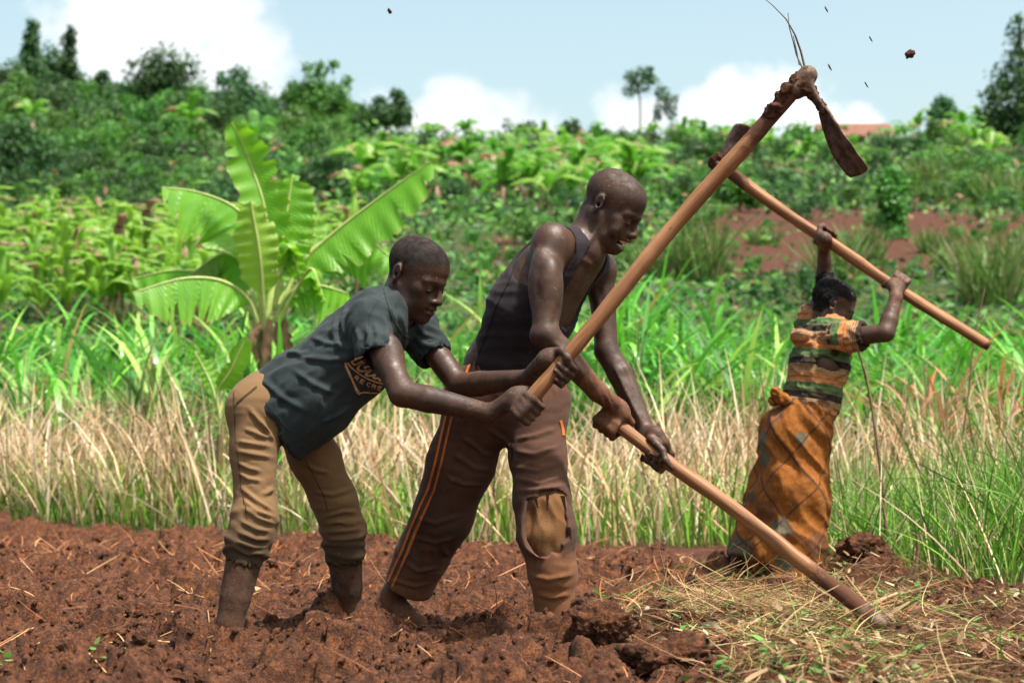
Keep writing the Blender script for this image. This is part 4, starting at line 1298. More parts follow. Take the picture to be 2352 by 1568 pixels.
    lip = onhead * (H[:, 0] > .078) * fall(np.abs(np.linalg.norm(H[:, [1, 2]] - pv(0, -.080), axis=1) - .015), .004, .013) * .6
    brow = onhead * (H[:, 0] > .05) * fall(np.abs(H[:, 2] - (.013 - .004 * (np.abs(H[:, 1]) - .03) / .02)), .002, .006) * fall(np.abs(np.abs(H[:, 1]) - .030), .015, .022) * .75
    d1, t1 = seg(V, Re, Rw); d2, _ = seg(V, Rw, A_R); d3, _ = seg(V, Lw, A_L)
    mud = np.maximum(fall(d1, .05, .06) * np.clip((t1 - .55) * 1.1, 0, .55), fall(d2, .075, .10) * .62)
    mud = np.maximum(mud, fall(d3, .045, .075) * .22)
    mud = np.maximum(mud, fall(V[:, 2], .02, .16) * .75)
    part('body', V, F, SKIN_M, root, attrs={'hair': hair, 'lip': lip, 'mud': mud, 'brow': brow})
    eye_parts(hR, hF, hs, root)
    tooth_row(hR, hF, hs, -.0705, .0985, .025, 8, .0105, True, root)
    tooth_row(hR, hF, hs, -.0935, .0905, .021, 8, .0065, False, root)

    # tank top
    top_t = [p for p in torso[1:]]
    top_t[0] = EC(P1 + (P0 - P1) * .25, P2, (.128, .100), (.143, .112), sv, .0)
    gt = [(0, top_t)]
    G = Grid(*grp_bounds(gt), .0045)
    add_group(G, top_t, 0, .0075)
    sc_c = P4 + fwd * .075 + (P2 - P3) * .42
    Rt = np.stack([sv, fwd, nrm(np.cross(sv, fwd))], 1)
    cuts = [E(sc_c, (.082, .095, .165), Rt, .004, '-'),                           # front scoop
            E(P4 - fwd * .085 + (P3 - P2) * .0, (.072, .085, .135), Rt, .004, '-'),    # back neck
            E(P4 + nrm(P4 - P3) * .055, (.075, .075, .05), Rt, .004, '-'),
            E(Rs - sv * .040 - nrm(P3 - P2) * .030 - fwd * .035, (.103, .165, .135), Rt, .004, '-'),     # arm holes
            E(Ls + sv * .055 - nrm(P3 - P2) * .025, (.092, .150, .120), Rt, .004, '-'),
            HS(P1 + (P0 - P1) * .12, (P0 - P1), .0, '-')]
    carve(G, cuts)
    V, F = surface_nets(G); V = relax(V, F, 1)
    ax = nrm(P2 - P1)
    V = folds(V, F, [(.0032, (5, 5, 24), True, 3.1), (.0022, (10, 10, 30), False, 8.2), (.0012, (45, 45, 45), False, 1.2)],
              mask=np.clip((seg(V, P2, P3)[1] < .35) * 1.0, .35, 1))
    top = part('tank_top', V, F, CL_TANK, root, attrs={'dirt': np.full(len(V), .05)})
    # raised binding along the scoop neck and the near strap, seam down the side
    tr = Tracer(V, F)
    Vb, Fb = tr.ribbons([([(1180, 615), (1168, 650), (1140, 705), (1118, 770), (1100, 815)], 2.5, 50)])
    if len(Fb): part('side_seam', Vb, Fb, M_DARK, root, parent=top)

    # trousers
    lr = [C(W(1108, 915, 6.05), W(1060, 1060, 6.12), .105, .100, .0), C(W(1060, 1060, 6.12), W(1018, 1180, 6.20), .100, .092, .03),
          C(W(1018, 1180, 6.20), W(972, 1275, 6.27), .092, .083, .03), C(W(972, 1275, 6.27), W(938, 1345, 6.32), .083, .079, .02)]
    ll = [C(W(1228, 925, 6.05), W(1236, 1050, 5.98), .100, .080, .0), C(W(1236, 1050, 5.98), W(1246, 1150, 5.91), .080, .080, .03),
          C(W(1246, 1150, 5.91), W(1256, 1220, 5.88), .082, .084, .03), C(W(1256, 1220, 5.88), W(1268, 1310, 5.88), .080, .073, .03), C(W(1268, 1310, 5.88), W(1276, 1440, 5.89), .071, .052, .02)]
    seat = [EC(W(1152, 818, 6.06), W(1166, 915, 6.08), (.126, .110), (.150, .125), pv(.17, .06, 0), .0),
            C(W(1108, 915, 6.07), W(1226, 925, 6.05), .108, .100, .04)]
    gp = [(0, seat), (.05, lr), (.05, ll)]
    G = Grid(*grp_bounds(gp), .0060)
    for k, g in gp: add_group(G, g, k)
    hole_c = W(1250, 1203, 5.785)
    ya = nrm(W(938, 1345, 6.32) - W(972, 1275, 6.27))
    carve(G, [HS(W(1153, 815, 6.06), pv(-.35, 0, 1), 0, '-'), HS(W(938, 1348, 6.32), ya, 0, '-'),
              C(W(972, 1275, 6.27) + ya * .06, W(938, 1345, 6.32) + ya * .10, .060, .066, .0, '-'),
              
              E(W(1268, 1091, 5.84), (.030, .03, .0055), I3, .003, '-')])
    carve_rough(G, hole_c + pv(.0, 0, .0), (.080, .085, .100), .016, 24, 3); carve_rough(G, W(1275, 1145, 5.82), (.045, .07, .028), .010, 40, 9)
    V, F = surface_nets(G); V = relax(V, F, 2)
    low = np.clip((.62 - V[:, 2]) / .3, 0, 1)
    V = folds(V, F, [(.0055, (3.5, 3.5, 9), False, 5.5), (.0016, (8, 8, 26), True, 2.2)])
    V = creases(V, F, [[(1180, 1035), (1230, 1045), (1288, 1022)], [(1178, 1072), (1235, 1082), (1292, 1060)], [(1185, 1098), (1240, 1110), (1296, 1090)], [(1184, 1008), (1230, 1000), (1282, 982)], [(1186, 1128), (1240, 1122), (1300, 1114)],
                       [(1060, 1000), (1110, 1040), (1165, 1052)], [(1040, 1040), (1090, 1075), (1140, 1082)], [(1020, 1090), (1060, 1112), (1110, 1112)], [(960, 1190), (1000, 1202), (1066, 1180)], [(948, 1232), (1000, 1247), (1052, 1230)],
                       [(930, 1290), (960, 1312), (1010, 1302)], [(900, 1330), (950, 1346), (990, 1338)], ([(992, 1120), (960, 1215), (928, 1300)], 1.3, 1.5), ([(1085, 950), (1054, 1060), (1015, 1160)], 1.0, 1.6), [(1130, 900), (1180, 930), (1250, 935)],
                       [(1120, 985), (1160, 1010), (1176, 1030)], [(1215, 1320), (1260, 1330), (1320, 1318)], [(1220, 1360), (1270, 1372), (1322, 1360)], ([(1080, 870), (1066, 930), (1046, 1000)], 1.0, 1.4), [(1010, 1250), (1030, 1275), (1045, 1262)]], .0085, .0078)
    # gathers under the elastic waist
    wz = W(1152, 822, 6.06)[2]
    ang = np.arctan2(V[:, 1] - 6.07, V[:, 0] - W(1158, 835, 6.06)[0])
    N = vnormals(V, F)
    gm = fall(np.abs(V[:, 2] - (wz - .045)), .02, .065)
    V = V + N * (.0045 * np.sin(ang * 46 + 2 * noise3(V * 20)) * gm)[:, None]
    dirt = np.maximum(fall(V[:, 2], .05, .42) * .60 + fall(V[:, 2], .10, .26) * .35 * (V[:, 0] > .0), .12 + .2 * (V[:, 2] > .6))
    trs = part('trousers', V, F, CL_TROUSER, root, attrs={'dirt': dirt})
    tr = Tracer(V, F)
    sl = [(1066, 830), (1056, 858), (1040, 905), (1024, 960), (1011, 1015), (1001, 1060), (985, 1120), (962, 1170), (943, 1215), (925, 1262), (903, 1310), (889, 1342)]
    sl2 = [(x + 13, y + 4) for x, y in sl]
    Vb, Fb = tr.ribbons([(sl, 5.5, 160), (sl2, 5.0, 160), ([(1287, 965), (1292, 985), (1294, 1000)], 6, 12)])
    if len(Fb): part('stripe', Vb, Fb, M_ORANGE, root, parent=trs)
    Vb, Fb = tr.ribbons([([(1175, 1010), (1178, 1040), (1176, 1058)], 2.2, 20)])
    if len(Fb): part('seam', Vb, Fb, M_DARK, root, parent=trs)
    # lining seen through the torn knee
    gl = [(0, [C(W(1240, 1080, 5.95), W(1250, 1170, 5.905), .066, .068, .0), C(W(1250, 1170, 5.905), W(1256, 1230, 5.885), .074, .075, .03), C(W(1256, 1230, 5.885), W(1262, 1300, 5.885), .070, .062, .03)])]
    V, F = build_volume(gl, .005, *grp_bounds(gl), it=2)
    V = folds(V, F, [(.006, (26, 26, 6), True, 1.5), (.003, (50, 50, 20), False, 4.0)])
    part('lining', V, F, CL_LINING, root, parent=trs)
    # torn flap of cloth hanging beside the hole
    rows = [((1200, 1148), (1212, 1150)), ((1190, 1185), (1206, 1200)), ((1186, 1215), (1210, 1240)), ((1184, 1240), (1226, 1268)), ((1196, 1258), (1248, 1286)), ((1206, 1268), (1262, 1288))]
    Vs = []
    for i, (a, b) in enumerate(rows):
        for j in range(7):
            q = j / 6
            x = a[0] + (b[0] - a[0]) * q; y = a[1] + (b[1] - a[1]) * q
            Vs.append(W(x, y, 5.812 - .018 * math.sin(q * 3.14) + .006 * math.sin(i * 2 + j)))
    n1 = len(Vs); Vs = np.array(Vs); Vs = np.concatenate([Vs, Vs + pv(0, .004, 0)])
    Fs = []
    for i in range(len(rows) - 1):
        for j in range(6):
            a = i * 7 + j; Fs += [[a, a + 7, a + 8, a + 1], [n1 + a + 1, n1 + a + 8, n1 + a + 7, n1 + a]]
    part('torn_flap', Vs, np.array(Fs), CL_TROUSER, root, parent=trs, attrs={'dirt': np.full(len(Vs), .0)})

    # ragged strips of cloth hanging into the tear
    for k, (x0, y0, x1, y1, wd) in enumerate(((1228, 1140, 1236, 1166, 10), (1258, 1132, 1256, 1172, 9), (1292, 1138, 1300, 1176, 11), (1306, 1210, 1312, 1240, 9))):
        Vs = []
        for i in range(6):
            q = i / 5
            for sg in (-1, 1):
                Vs.append(W(x0 + (x1 - x0) * q + sg * wd * (1 - .8 * q) * .5, y0 + (y1 - y0) * q, 5.800 + .012 * q + .012 * (abs(x0 - 1255) / 50) ** 2))
        Vs = np.array(Vs); Vs = np.concatenate([Vs, Vs + pv(0, .003, 0)])
        Fs = [[2 * i, 2 * i + 1, 2 * i + 3, 2 * i + 2] for i in range(5)]; Fs += [[12 + a for a in f[::-1]] for f in Fs]
        part('torn_strip', Vs, np.array(Fs), CL_TROUSER, root, parent=trs, attrs={'dirt': np.zeros(len(Vs))})

    # his hoe, driven into the ground
    r, s, f, n, thk, *_ = hoe(HA, HB, .0205, .0235, HB - hd * .03, {'dir': pv(-.75, -.1, -.75), 'wide': pv(0, 1, 0), 'neck': .06, 'w0': .03, 'w1': .085, 'len': .2},
        tuple(HB * pv(1, 1, 0)), 'hoe with blade buried in red soil held by the man in black tank top', mud_tip=.34, seed=2)
    mud_lump([(HB - hd * .01 + pv(.02, 0, -.01), .030), (HB + pv(.05, -.01, -.02), .035), (HB + pv(.09, .01, -.03), .03)], r, seed=5)
build_man()

# ================================================================= the boy in the T-shirt
def build_boy():
    Rs, Ls = W(850, 738, 5.655), W(955, 748, 5.93)
    sv = nrm(Ls - Rs)
    P0, P1, P2, P3, P4 = W(618, 948, 5.80), W(692, 890, 5.80), W(793, 810, 5.795), W(872, 742, 5.79), W(905, 708, 5.785)
    ax = nrm(P3 - P1)
    fwd = nrm(np.cross(sv, ax)); fwd = fwd if fwd[2] < 0 else -fwd            # chest direction: forward and down
    hR, hF = W(958, 632, 5.77), head_frame(30, 27)
    hs = .955
    hb = hR + hF @ pv(-.030, 0, -.05)
    Re, Rw = W(924, 903, 5.52), W(1128, 949, 5.44)
    Le, Lw = W(1056, 886, 5.84), W(1214, 868, 5.66)
    torso = [EC(P0, P1, (.105, .075), (.105, .080), sv, .0), EC(P1, P2, (.110, .082), (.120, .088), sv, .04),
             EC(P2, P3, (.120, .088), (.120, .080), sv, .04), EC(P3, P4, (.10, .065), (.050, .048), sv, .04),
             C(Rs, P4, .043, .036, .04), C(Ls, P4, .043, .036, .04)]
    neck = [C(P4, hb, .047, .044, .035), C(hR + hF @ pv(-.028, -.05, -.045), P4 + fwd * .045 - sv * .02, .012, .010, .02),
            C(hR + hF @ pv(-.028, .05, -.045), P4 + fwd * .045 + sv * .02, .012, .010, .02)]
    head = head_prims(hR, hF, hs, 'closed', slim=.97)
    armR = [E(Rs, (.048, .046, .048), I3, .0), C(Rs, Re, .043, .037, .02), E((Rs + Re) / 2 + pv(.012, -.004, 0), (.036, .034, .06), I3, .03),
            C(Re, Re + (Rw - Re) * .3, .0370, .0375, .012), C(Re + (Rw - Re) * .3, Rw, .0375, .0250, .005)]
    armL = [E(Ls, (.046, .046, .048), I3, .0), C(Ls, Le, .041, .036, .02),
            C(Le, Le + (Lw - Le) * .3, .0365, .0370, .012), C(Le + (Lw - Le) * .3, Lw, .0370, .0245, .005)]
    HA, HB = W(1196, 950, 5.40), W(1856, 172, 5.34)
    hd = nrm(HB - HA)
    A_R = HA + hd * .022
    A_L = HA + hd * (np.linalg.norm(W(1284, 848, 5.40) - HA))
    gR = grip_hand(A_R, hd, pv(-.55, -.65, .25), pv(.4, -.5, -.6), Rw, rh=.021, s=.97, rw=.0255)
    gL = grip_hand(A_L, hd, pv(-.35, .8, .1), pv(.75, .2, -.4), Lw, rh=.021, s=.95, rw=.025)
    hpR, hpL = W(590, 935, 5.72), W(690, 950, 5.90)
    kR, aR = W(585, 1188, 5.64), W(527, 1435, 5.60)
    kL, aL = W(780, 1195, 5.99), W(799, 1400, 6.07)
    legR = [C(hpR, kR, .056, .046, .02), C(kR, W(556, 1305, 5.62), .046, .0490, .006), C(W(556, 1305, 5.62), W(541, 1370, 5.61), .0490, .0450, .003), C(W(541, 1370, 5.61), aR, .0450, .036, .003),
            C(aR, aR + pv(-.012, 0, -.05), .034, .034, .02), C(aR + pv(0, 0, -.05), aR + pv(.14, -.03, -.06), .034, .026, .02)]
    legL = [C(hpL, kL, .058, .046, .02), C(kL, W(794, 1300, 6.03), .046, .0500, .006), C(W(794, 1300, 6.03), W(797, 1350, 6.05), .050, .047, .003), C(W(797, 1350, 6.05), aL, .047, .038, .003),
            C(aL, aL + pv(-.01, 0, -.05), .034, .034, .02), C(aL + pv(0, 0, -.05), aL + pv(.14, -.05, -.06), .034, .026, .02)]
    groups = [(0, torso + neck + head), (.03, armR), (.03, armL), (.04, legR), (.04, legL)]
    for g in (gR, gL):
        groups.append((.012, g[0])); groups += [(.0035, f) for f in g[1:]]
    V, F = build_volume(groups, .0048, *grp_bounds(groups), it=1)
    root = person_root(tuple(W(665, 1430, 5.8) * pv(1, 1, 0)), 'boy in faded slate T-shirt and rolled khaki trousers swinging his hoe')
    H = (V - hR) @ hF / hs
    onhead = np.linalg.norm(H, axis=1) < .16
    line = .052 + .55 * np.maximum(H[:, 0] - .055, 0) - np.clip((.005 - H[:, 0]) / .05, 0, 1) * .085
    edge = .004 * noise3(H * 160)
    hair = onhead * fall(line - H[:, 2] + edge, -.006, .010) * .80 * (np.abs(H[:, 1]) < .074)
    lip = onhead * (H[:, 0] > .082) * fall(np.linalg.norm((H[:, [1, 2]] - pv(0, -.076)) / pv(1.6, 1), axis=1), .008, .015) * .6
    brow = onhead * (H[:, 0] > .05) * fall(np.abs(H[:, 2] - (.013 - .004 * (np.abs(H[:, 1]) - .03) / .02)), .002, .006) * fall(np.abs(np.abs(H[:, 1]) - .030), .015, .022) * .75
    d2, _ = seg(V, Rw, A_R); d3, _ = seg(V, Lw, A_L); d1, t1 = seg(V, Re, Rw); d4, t4 = seg(V, Le, Lw)
    mud = np.maximum(fall(d2, .06, .10), fall(d3, .06, .10)) * .42
    mud = np.maximum(mud, fall(d1, .05, .06) * t1 * .25); mud = np.maximum(mud, fall(d4, .05, .06) * t4 * .25)
    mud = np.maximum(mud, fall(V[:, 2], .26, .34) * .95)
    part('body', V, F, SKIN_B, root, attrs={'hair': hair, 'lip': lip, 'mud': mud, 'brow': brow})
    eye_parts(hR, hF, hs, root)
    tooth_row(hR, hF, hs, -.0725, .0935, .012, 4, .0060, True, root)

    # T-shirt: hangs from the back, sags away from the belly
    Pb = P0 + (P1 - P0) * .10
    def off(p, a): return p + fwd * a
    tt = [EC(off(Pb - (P1 - P0) * .35, .030), off(P1, .030), (.148, .132), (.138, .126), sv, .0),
          EC(off(P1, .030), off(P2, .022), (.138, .126), (.134, .114), sv, .05),
          EC(off(P2, .022), P3, (.134, .112), (.132, .094), sv, .05), EC(P3, P4, (.115, .078), (.062, .060), sv, .04),
          C(Rs, P4, .054, .045, .04), C(Ls, P4, .054, .045, .04)]
    hemR, hemL = W(864, 806, 5.60), W(990, 806, 5.89)
    adR, adL = nrm(hemR - Rs), nrm(hemL - Ls)
    slR = [C(Rs, hemR, .060, .0575, .0)]; slL = [C(Rs * 0 + Ls, hemL, .056, .054, .0)]
    gt = [(0, tt), (.03, slR), (.03, slL)]
    G = Grid(*grp_bounds(gt), .0048)
    for k, g in gt: add_group(G, g, k)
    hem_n = nrm(nrm(P0 - P1) + fwd * -.15)
    cuts = [HS(P0 + (P1 - P0) * .02 + fwd * .05, hem_n, .0, '-'),
            C(hemR - adR * .005, hemR + adR * .09, .049, .053, .003, '-'), C(hemL - adL * .005, hemL + adL * .09, .046, .05, .003, '-')]
    # sleeves end at the hems: trim only close to the arms
    for hm, ad, r in ((hemR, adR, .07), (hemL, adL, .066)):
        cuts.append(C(hm + ad * .058, hm + ad * .16, r * .75, r * .9, .0, '-'))
    cuts.append(E(W(598, 985, 5.68), (.06, .07, .05), I3, .0, '-'))
    nk = nrm(hb - P4)
    cuts += [C(P4 + nk * .015 + fwd * .004, P4 + nk * .16, .058, .075, .003, '-'), E(P4 + fwd * .055 + nk * .028, (.050, .050, .045), I3, .01, '-')]
    carve(G, cuts)
    V, F = surface_nets(G); V = relax(V, F, 1)
    V = folds(V, F, [(.0060, (3.0, 13, 13), True, 4.4), (.0035, (7, 24, 24), True, 12.2), (.0010, (40, 40, 40), False, 3.3)], Rm=np.stack([ax, sv, nrm(np.cross(ax, sv))], 1))
    z1 = lambda L_: [((x / 1.568 + 860) * .5742, (y / 1.568 + 900) * .5742) for x, y in L_]
    V = creases(V, F, [z1(q) for q in ([(860, 835), (720, 845), (560, 830), (440, 770)], [(420, 730), (330, 800), (240, 880)], [(390, 760), (470, 800), (600, 800)], [(880, 640), (905, 720), (880, 790)], [(1000, 600), (1020, 700), (1000, 780)], [(950, 620), (965, 700), (950, 770)],
                [(1060, 560), (1085, 660), (1080, 760)], [(760, 560), (740, 680), (800, 800)], [(830, 500), (790, 600), (820, 720)], [(1200, 640), (1190, 740), (1180, 830)], [(1250, 600), (1300, 680), (1420, 720)], [(1240, 680), (1300, 750), (1400, 760)], [(600, 700), (700, 740), (850, 760)],
                [(280, 960), (420, 1080), (560, 1160)], [(480, 900), (620, 1000), (760, 1060)], [(660, 1240), (760, 1200), (880, 1120)])], .0080, .0095)
    tee = part('t_shirt', V, F, CL_TEE, root, attrs={'dirt': np.clip(.12 + .15 * noise3(V * 6), 0, 1)})
    # print on the chest
    tr = Tracer(V, F)
    def z(x, y): return ((x / 6.533 + 1340) * .5742, (y / 6.533 + 1380) * .5742)
    L = lambda pts: [z(*p) for p in pts]
    lines = [(L([(270, 440), (290, 560), (350, 690), (420, 850), (500, 1020), (560, 1150), (610, 1270)]), [5, 6.5, 5.5, 5, 5, 6, 6.5], 50),
             (L([(620, 1285), (660, 1240), (760, 1225), (900, 1235), (1060, 1245), (1220, 1240), (1390, 1200)]), 3.0, 50),
             (L([(320, 440), (400, 560), (520, 670), (680, 780), (860, 880), (1050, 955), (1270, 1015)]), 3.4, 60),
             (L([(430, 420), (580, 350), (740, 300)]), 4.0, 20), (L([(415, 410), (470, 490), (530, 515)]), 4.5, 16), (L([(520, 510), (640, 450), (790, 385)]), 3.6, 20),
             (L([(825, 445), (700, 480), (620, 540), (590, 610), (620, 660), (720, 680), (830, 660), (940, 625)]), [3, 4, 5, 6.5, 6, 4.5, 4, 4], 46),
             (L([(760, 580), (830, 560), (905, 560)]), 4.0, 12),
             (L([(940, 630), (860, 700), (800, 770), (850, 795), (940, 790), (1040, 760)]), [4, 5, 5.5, 4.5, 4, 3], 36),
             (L([(1050, 770), (980, 840), (1040, 865), (1120, 860), (1160, 900), (1180, 930)]), [3, 5, 4.5, 4, 6, 5], 30),
             (L([(1650, 330), (1690, 290), (1735, 320), (1720, 420)]), 4, 20)]
    def glyph(ch, x, y, w, h, ang):
        G_ = {'R': [[(0, 1), (0, 0), (.6, 0), (.85, .25), (.6, .5), (0, .5)], [(.4, .5), (.9, 1)]],
              'E': [[(.85, 0), (0, 0), (0, 1), (.85, 1)], [(0, .5), (.7, .5)]],
              'C': [[(.9, .15), (.5, 0), (.1, .25), (.1, .75), (.5, 1), (.9, .85)]],
              'A': [[(0, 1), (.45, 0), (.9, 1)], [(.2, .65), (.7, .65)]]}[ch]
        ca, sa = math.cos(R_(ang)), math.sin(R_(ang)); out = []
        for st in G_:
            out.append(([z(x + (u * w) * ca - (v * h) * sa, y + (u * w) * sa + (v * h) * ca) for u, v in st], 2.6, 8 * len(st)))
        return out
    for i, ch in enumerate('RECREA'):
        xs = [560, 700, 845, 985, 1130, 1265][i]; ys = [790, 880, 950, 1010, 1060, 1085][i]
        lines += glyph(ch, xs, ys, 105, 95, [38, 33, 28, 24, 20, 16][i])
    Vb, Fb = tr.ribbons(lines)
    if len(Fb): part('chest_print', Vb, Fb, M_PRINT, root, parent=tee, label='tan chest print of lettering in a pointed badge outline')
    for nm, pts, w in (('sleeve_hem', [(806, 803), (830, 799), (870, 801), (902, 796)], 1.6), ('shoulder_seam', [(868, 690), (850, 720), (846, 760), (830, 800)], 1.6),
                       ('collar', [(883, 662), (890, 690), (903, 735), (925, 768), (950, 780)], 6), ('hem', [(585, 862), (612, 925), (660, 985), (720, 1018)], 2.2)):
        Vb, Fb = tr.ribbons([(pts, w, 50)])
        if len(Fb): part(nm, Vb, Fb, CL_TEE, root, parent=tee, attrs={'dirt': np.zeros(len(Vb))})

    # rolled trousers
    lr = [C(W(588, 945, 5.73), W(583, 1030, 5.69), .080, .064, .0), C(W(583, 1030, 5.69), kR, .064, .058, .03), C(kR, W(574, 1235, 5.63), .0635, .0625, .02), C(W(574, 1235, 5.63), W(560, 1288, 5.62), .0625, .050, .015)]
    ll = [C(W(688, 955, 5.90), W(722, 1045, 5.93), .082, .073, .0), C(W(722, 1045, 5.93), W(768, 1150, 5.97), .073, .064, .03), C(W(768, 1150, 5.97), W(789, 1210, 6.0), .068, .066, .02), C(W(789, 1210, 6.0), W(791, 1277, 6.02), .064, .058, .015)]
    seat = [EC(W(592, 915, 5.79), W(640, 945, 5.80), (.118, .066), (.128, .088), sv, .0), C(W(592, 945, 5.74), W(690, 955, 5.88), .080, .082, .04),
            EC(W(625, 915, 5.79), P1, (.118, .085), (.108, .085), sv, .03)]
    gp = [(0, seat), (.045, lr), (.045, ll)]
    # bunched rolls of cloth above each cuff
    rr = np.random.default_rng(5)
    for (c0, c1, r) in ((kR, W(560, 1284, 5.62), .060), (W(786, 1195, 5.995), W(791, 1272, 6.02), .0625)):
        dn = nrm(c1 - c0)
        for i in range(6):
            c = c0 + (c1 - c0) * ((i + .3) / 6.2)
            a = rr.uniform(0, 6.28); tilt = nrm(dn + .28 * pv(math.cos(a), math.sin(a), 0))
            s1 = nrm(np.cross(tilt, pv(0, 1, .1)))
            gp.append((.010, [('e', c, (r + rr.uniform(.003, .010), r + rr.uniform(.001, .009), .0105), np.stack([s1, np.cross(tilt, s1), tilt], 1), .0, '+')]))
    G = Grid(*grp_bounds(gp), .0048)
    for k, g in gp: add_group(G, g, k)
    cR, cL = W(558, 1292, 5.62), W(791, 1280, 6.02)
    nR, nL = nrm(W(551, 1310, 5.62) - kR), nrm(W(795, 1306, 6.03) - W(789, 1210, 6.0))
    carve(G, [C(cR, cR + nR * .08, .046, .05, .0, '-'), C(cL, cL + nL * .08, .052, .056, .0, '-'),
              C(cR + nR * .062, cR + nR * .2, .065, .09, .0, '-'), C(cL + nL * .066, cL + nL * .2, .07, .09, .0, '-'),
              HS(P0 + (P1 - P0) * .75, (P1 - P0), 0, '-')])
    V, F = surface_nets(G); V = relax(V, F, 1)
    V = folds(V, F, [(.0036, (4, 4, 12), False, 6.5), (.0014, (9, 9, 30), True, 9.9)])
    z6 = lambda L_: [((x / 1.742 + 800) * .5742, (y / 1.742 + 1700) * .5742) for x, y in L_]
    V = creases(V, F, [z6(q) for q in ([(255, 110), (370, 130), (505, 150)], [(255, 180), (370, 200), (510, 225)], [(262, 260), (340, 300), (430, 320)], [(270, 330), (340, 375), (440, 390)], [(280, 430), (390, 520), (520, 600)], [(300, 520), (400, 600), (520, 640)],
                [(290, 560), (400, 640), (530, 690)], [(270, 660), (400, 725), (530, 745)], [(250, 735), (390, 795), (520, 795)], [(240, 800), (380, 850), (500, 850)], [(230, 850), (340, 900), (470, 885)], [(430, 480), (470, 470), (515, 440)],
                [(700, 240), (800, 310), (900, 330)], [(800, 465), (930, 485), (1065, 440)], [(860, 640), (1000, 600), (1100, 605)], [(880, 690), (1000, 665), (1150, 665)], [(870, 745), (1000, 735), (1140, 720)], [(880, 795), (1000, 795), (1140, 775)], [(930, 660), (1020, 690), (1110, 690)],
                [(420, -50), (470, 40), (520, 110)], [(340, -120), (420, -20), (500, 60)], [(300, 20), (400, 60), (500, 90)])], .0085, .0070)
    dirt = np.maximum(.22 * (V[:, 2] > .35) + .2 * noise3(V * 5), 0)
    wet = np.maximum(fall(seg(V, kR + nR * .03, cR)[0], .068, .085) * np.clip(seg(V, kR, cR)[1] * 1.5, 0, 1), fall(seg(V, kL + nL * .02, cL)[0], .072, .09) * np.clip(seg(V, kL, cL)[1] * 1.5, 0, 1))
    trs = part('rolled_trousers', V, F, CL_KHAKI, root, attrs={'dirt': dirt, 'wet': wet})
    tr = Tracer(V, F)
    for nm, pts, w, n in (('side_seam', [(538, 900), (541, 1000), (548, 1060), (556, 1130), (566, 1170), (568, 1190)], 1.8, 80),
                          ('pocket', [(542, 928), (560, 912), (578, 898), (590, 888)], 4, 30), ('side_seam', [(690, 1035), (720, 1090), (745, 1140), (752, 1170)], 1.8, 50)):
        Vb, Fb = tr.ribbons([(pts, w, n)])
        if len(Fb): part(nm, Vb, Fb, M_SEAM, root, parent=trs)

    # his raised hoe
    bd = W(1985, 372, 5.30) - W(1856, 180, 5.34)
    r, s, f, n, thk, neck1, hn, wv = hoe(HA, HB, .0205, .0225, HB - hd * .02, {'dir': bd, 'wide': pv(.25, -1, .2), 'neck': .105, 'w0': .020, 'w1': .056, 'len': .21},
        tuple(HA * pv(1, 1, 0)), 'raised hoe with mud-caked head swung by the boy in slate T-shirt', mud_tip=.34, seed=1)
    r.location = tuple(HA)
    for ch in r.children: ch.location = ch.location + Vector((0, 0, -HA[2]))
    cs = []
    for (px, py, rad) in ((1845, 185, .023), (1830, 193, .026), (1812, 208, .024), (1796, 226, .020), (1780, 250, .021), (1768, 262, .016), (1852, 205, .022), (1868, 216, .018), (1885, 240, .014), (1896, 258, .012), (1838, 200, .022), (1858, 178, .014)):
        cs.append((W(px, py, 5.335), rad))
    mud_lump(cs, r, seed=2)
    # grass root hanging off the hoe head, flung upwards
    Vs, Fs = [], []
    for pts, wd in (([(1852, 170), (1840, 120), (1826, 80), (1806, 45), (1778, 16), (1752, -6)], .0035), ([(1848, 168), (1830, 128), (1822, 96), (1812, 60), (1810, 30)], .0025), ([(1836, 150), (1828, 110), (1822, 82)], .002)):
        q = np.linspace(0, len(pts) - 1, 24)
        cen = [W(np.interp(t, range(len(pts)), [p[0] for p in pts]), np.interp(t, range(len(pts)), [p[1] for p in pts]), 5.33 + .01 * math.sin(t * 2)) for t in q]
        b = len(Vs)
        for i, c in enumerate(cen):
            w = wd * (1 - .6 * i / 23)
            for j in range(4):
                a = j * math.pi / 2; Vs.append(c + pv(math.cos(a) * w, math.sin(a) * w, 0))
        for i in range(23):
            for j in range(4):
                Fs.append([b + i * 4 + j, b + i * 4 + (j + 1) % 4, b + i * 4 + 4 + (j + 1) % 4, b + i * 4 + 4 + j])
    part('grass_root', np.array(Vs), np.array(Fs), M_STRAWD, r)
M_SEAM = flat('seam_thread', (.055, .034, .018), .9, .1)
M_STRAWD = flat('dark_straw', (.11, .075, .045), .9, .1)
build_boy()

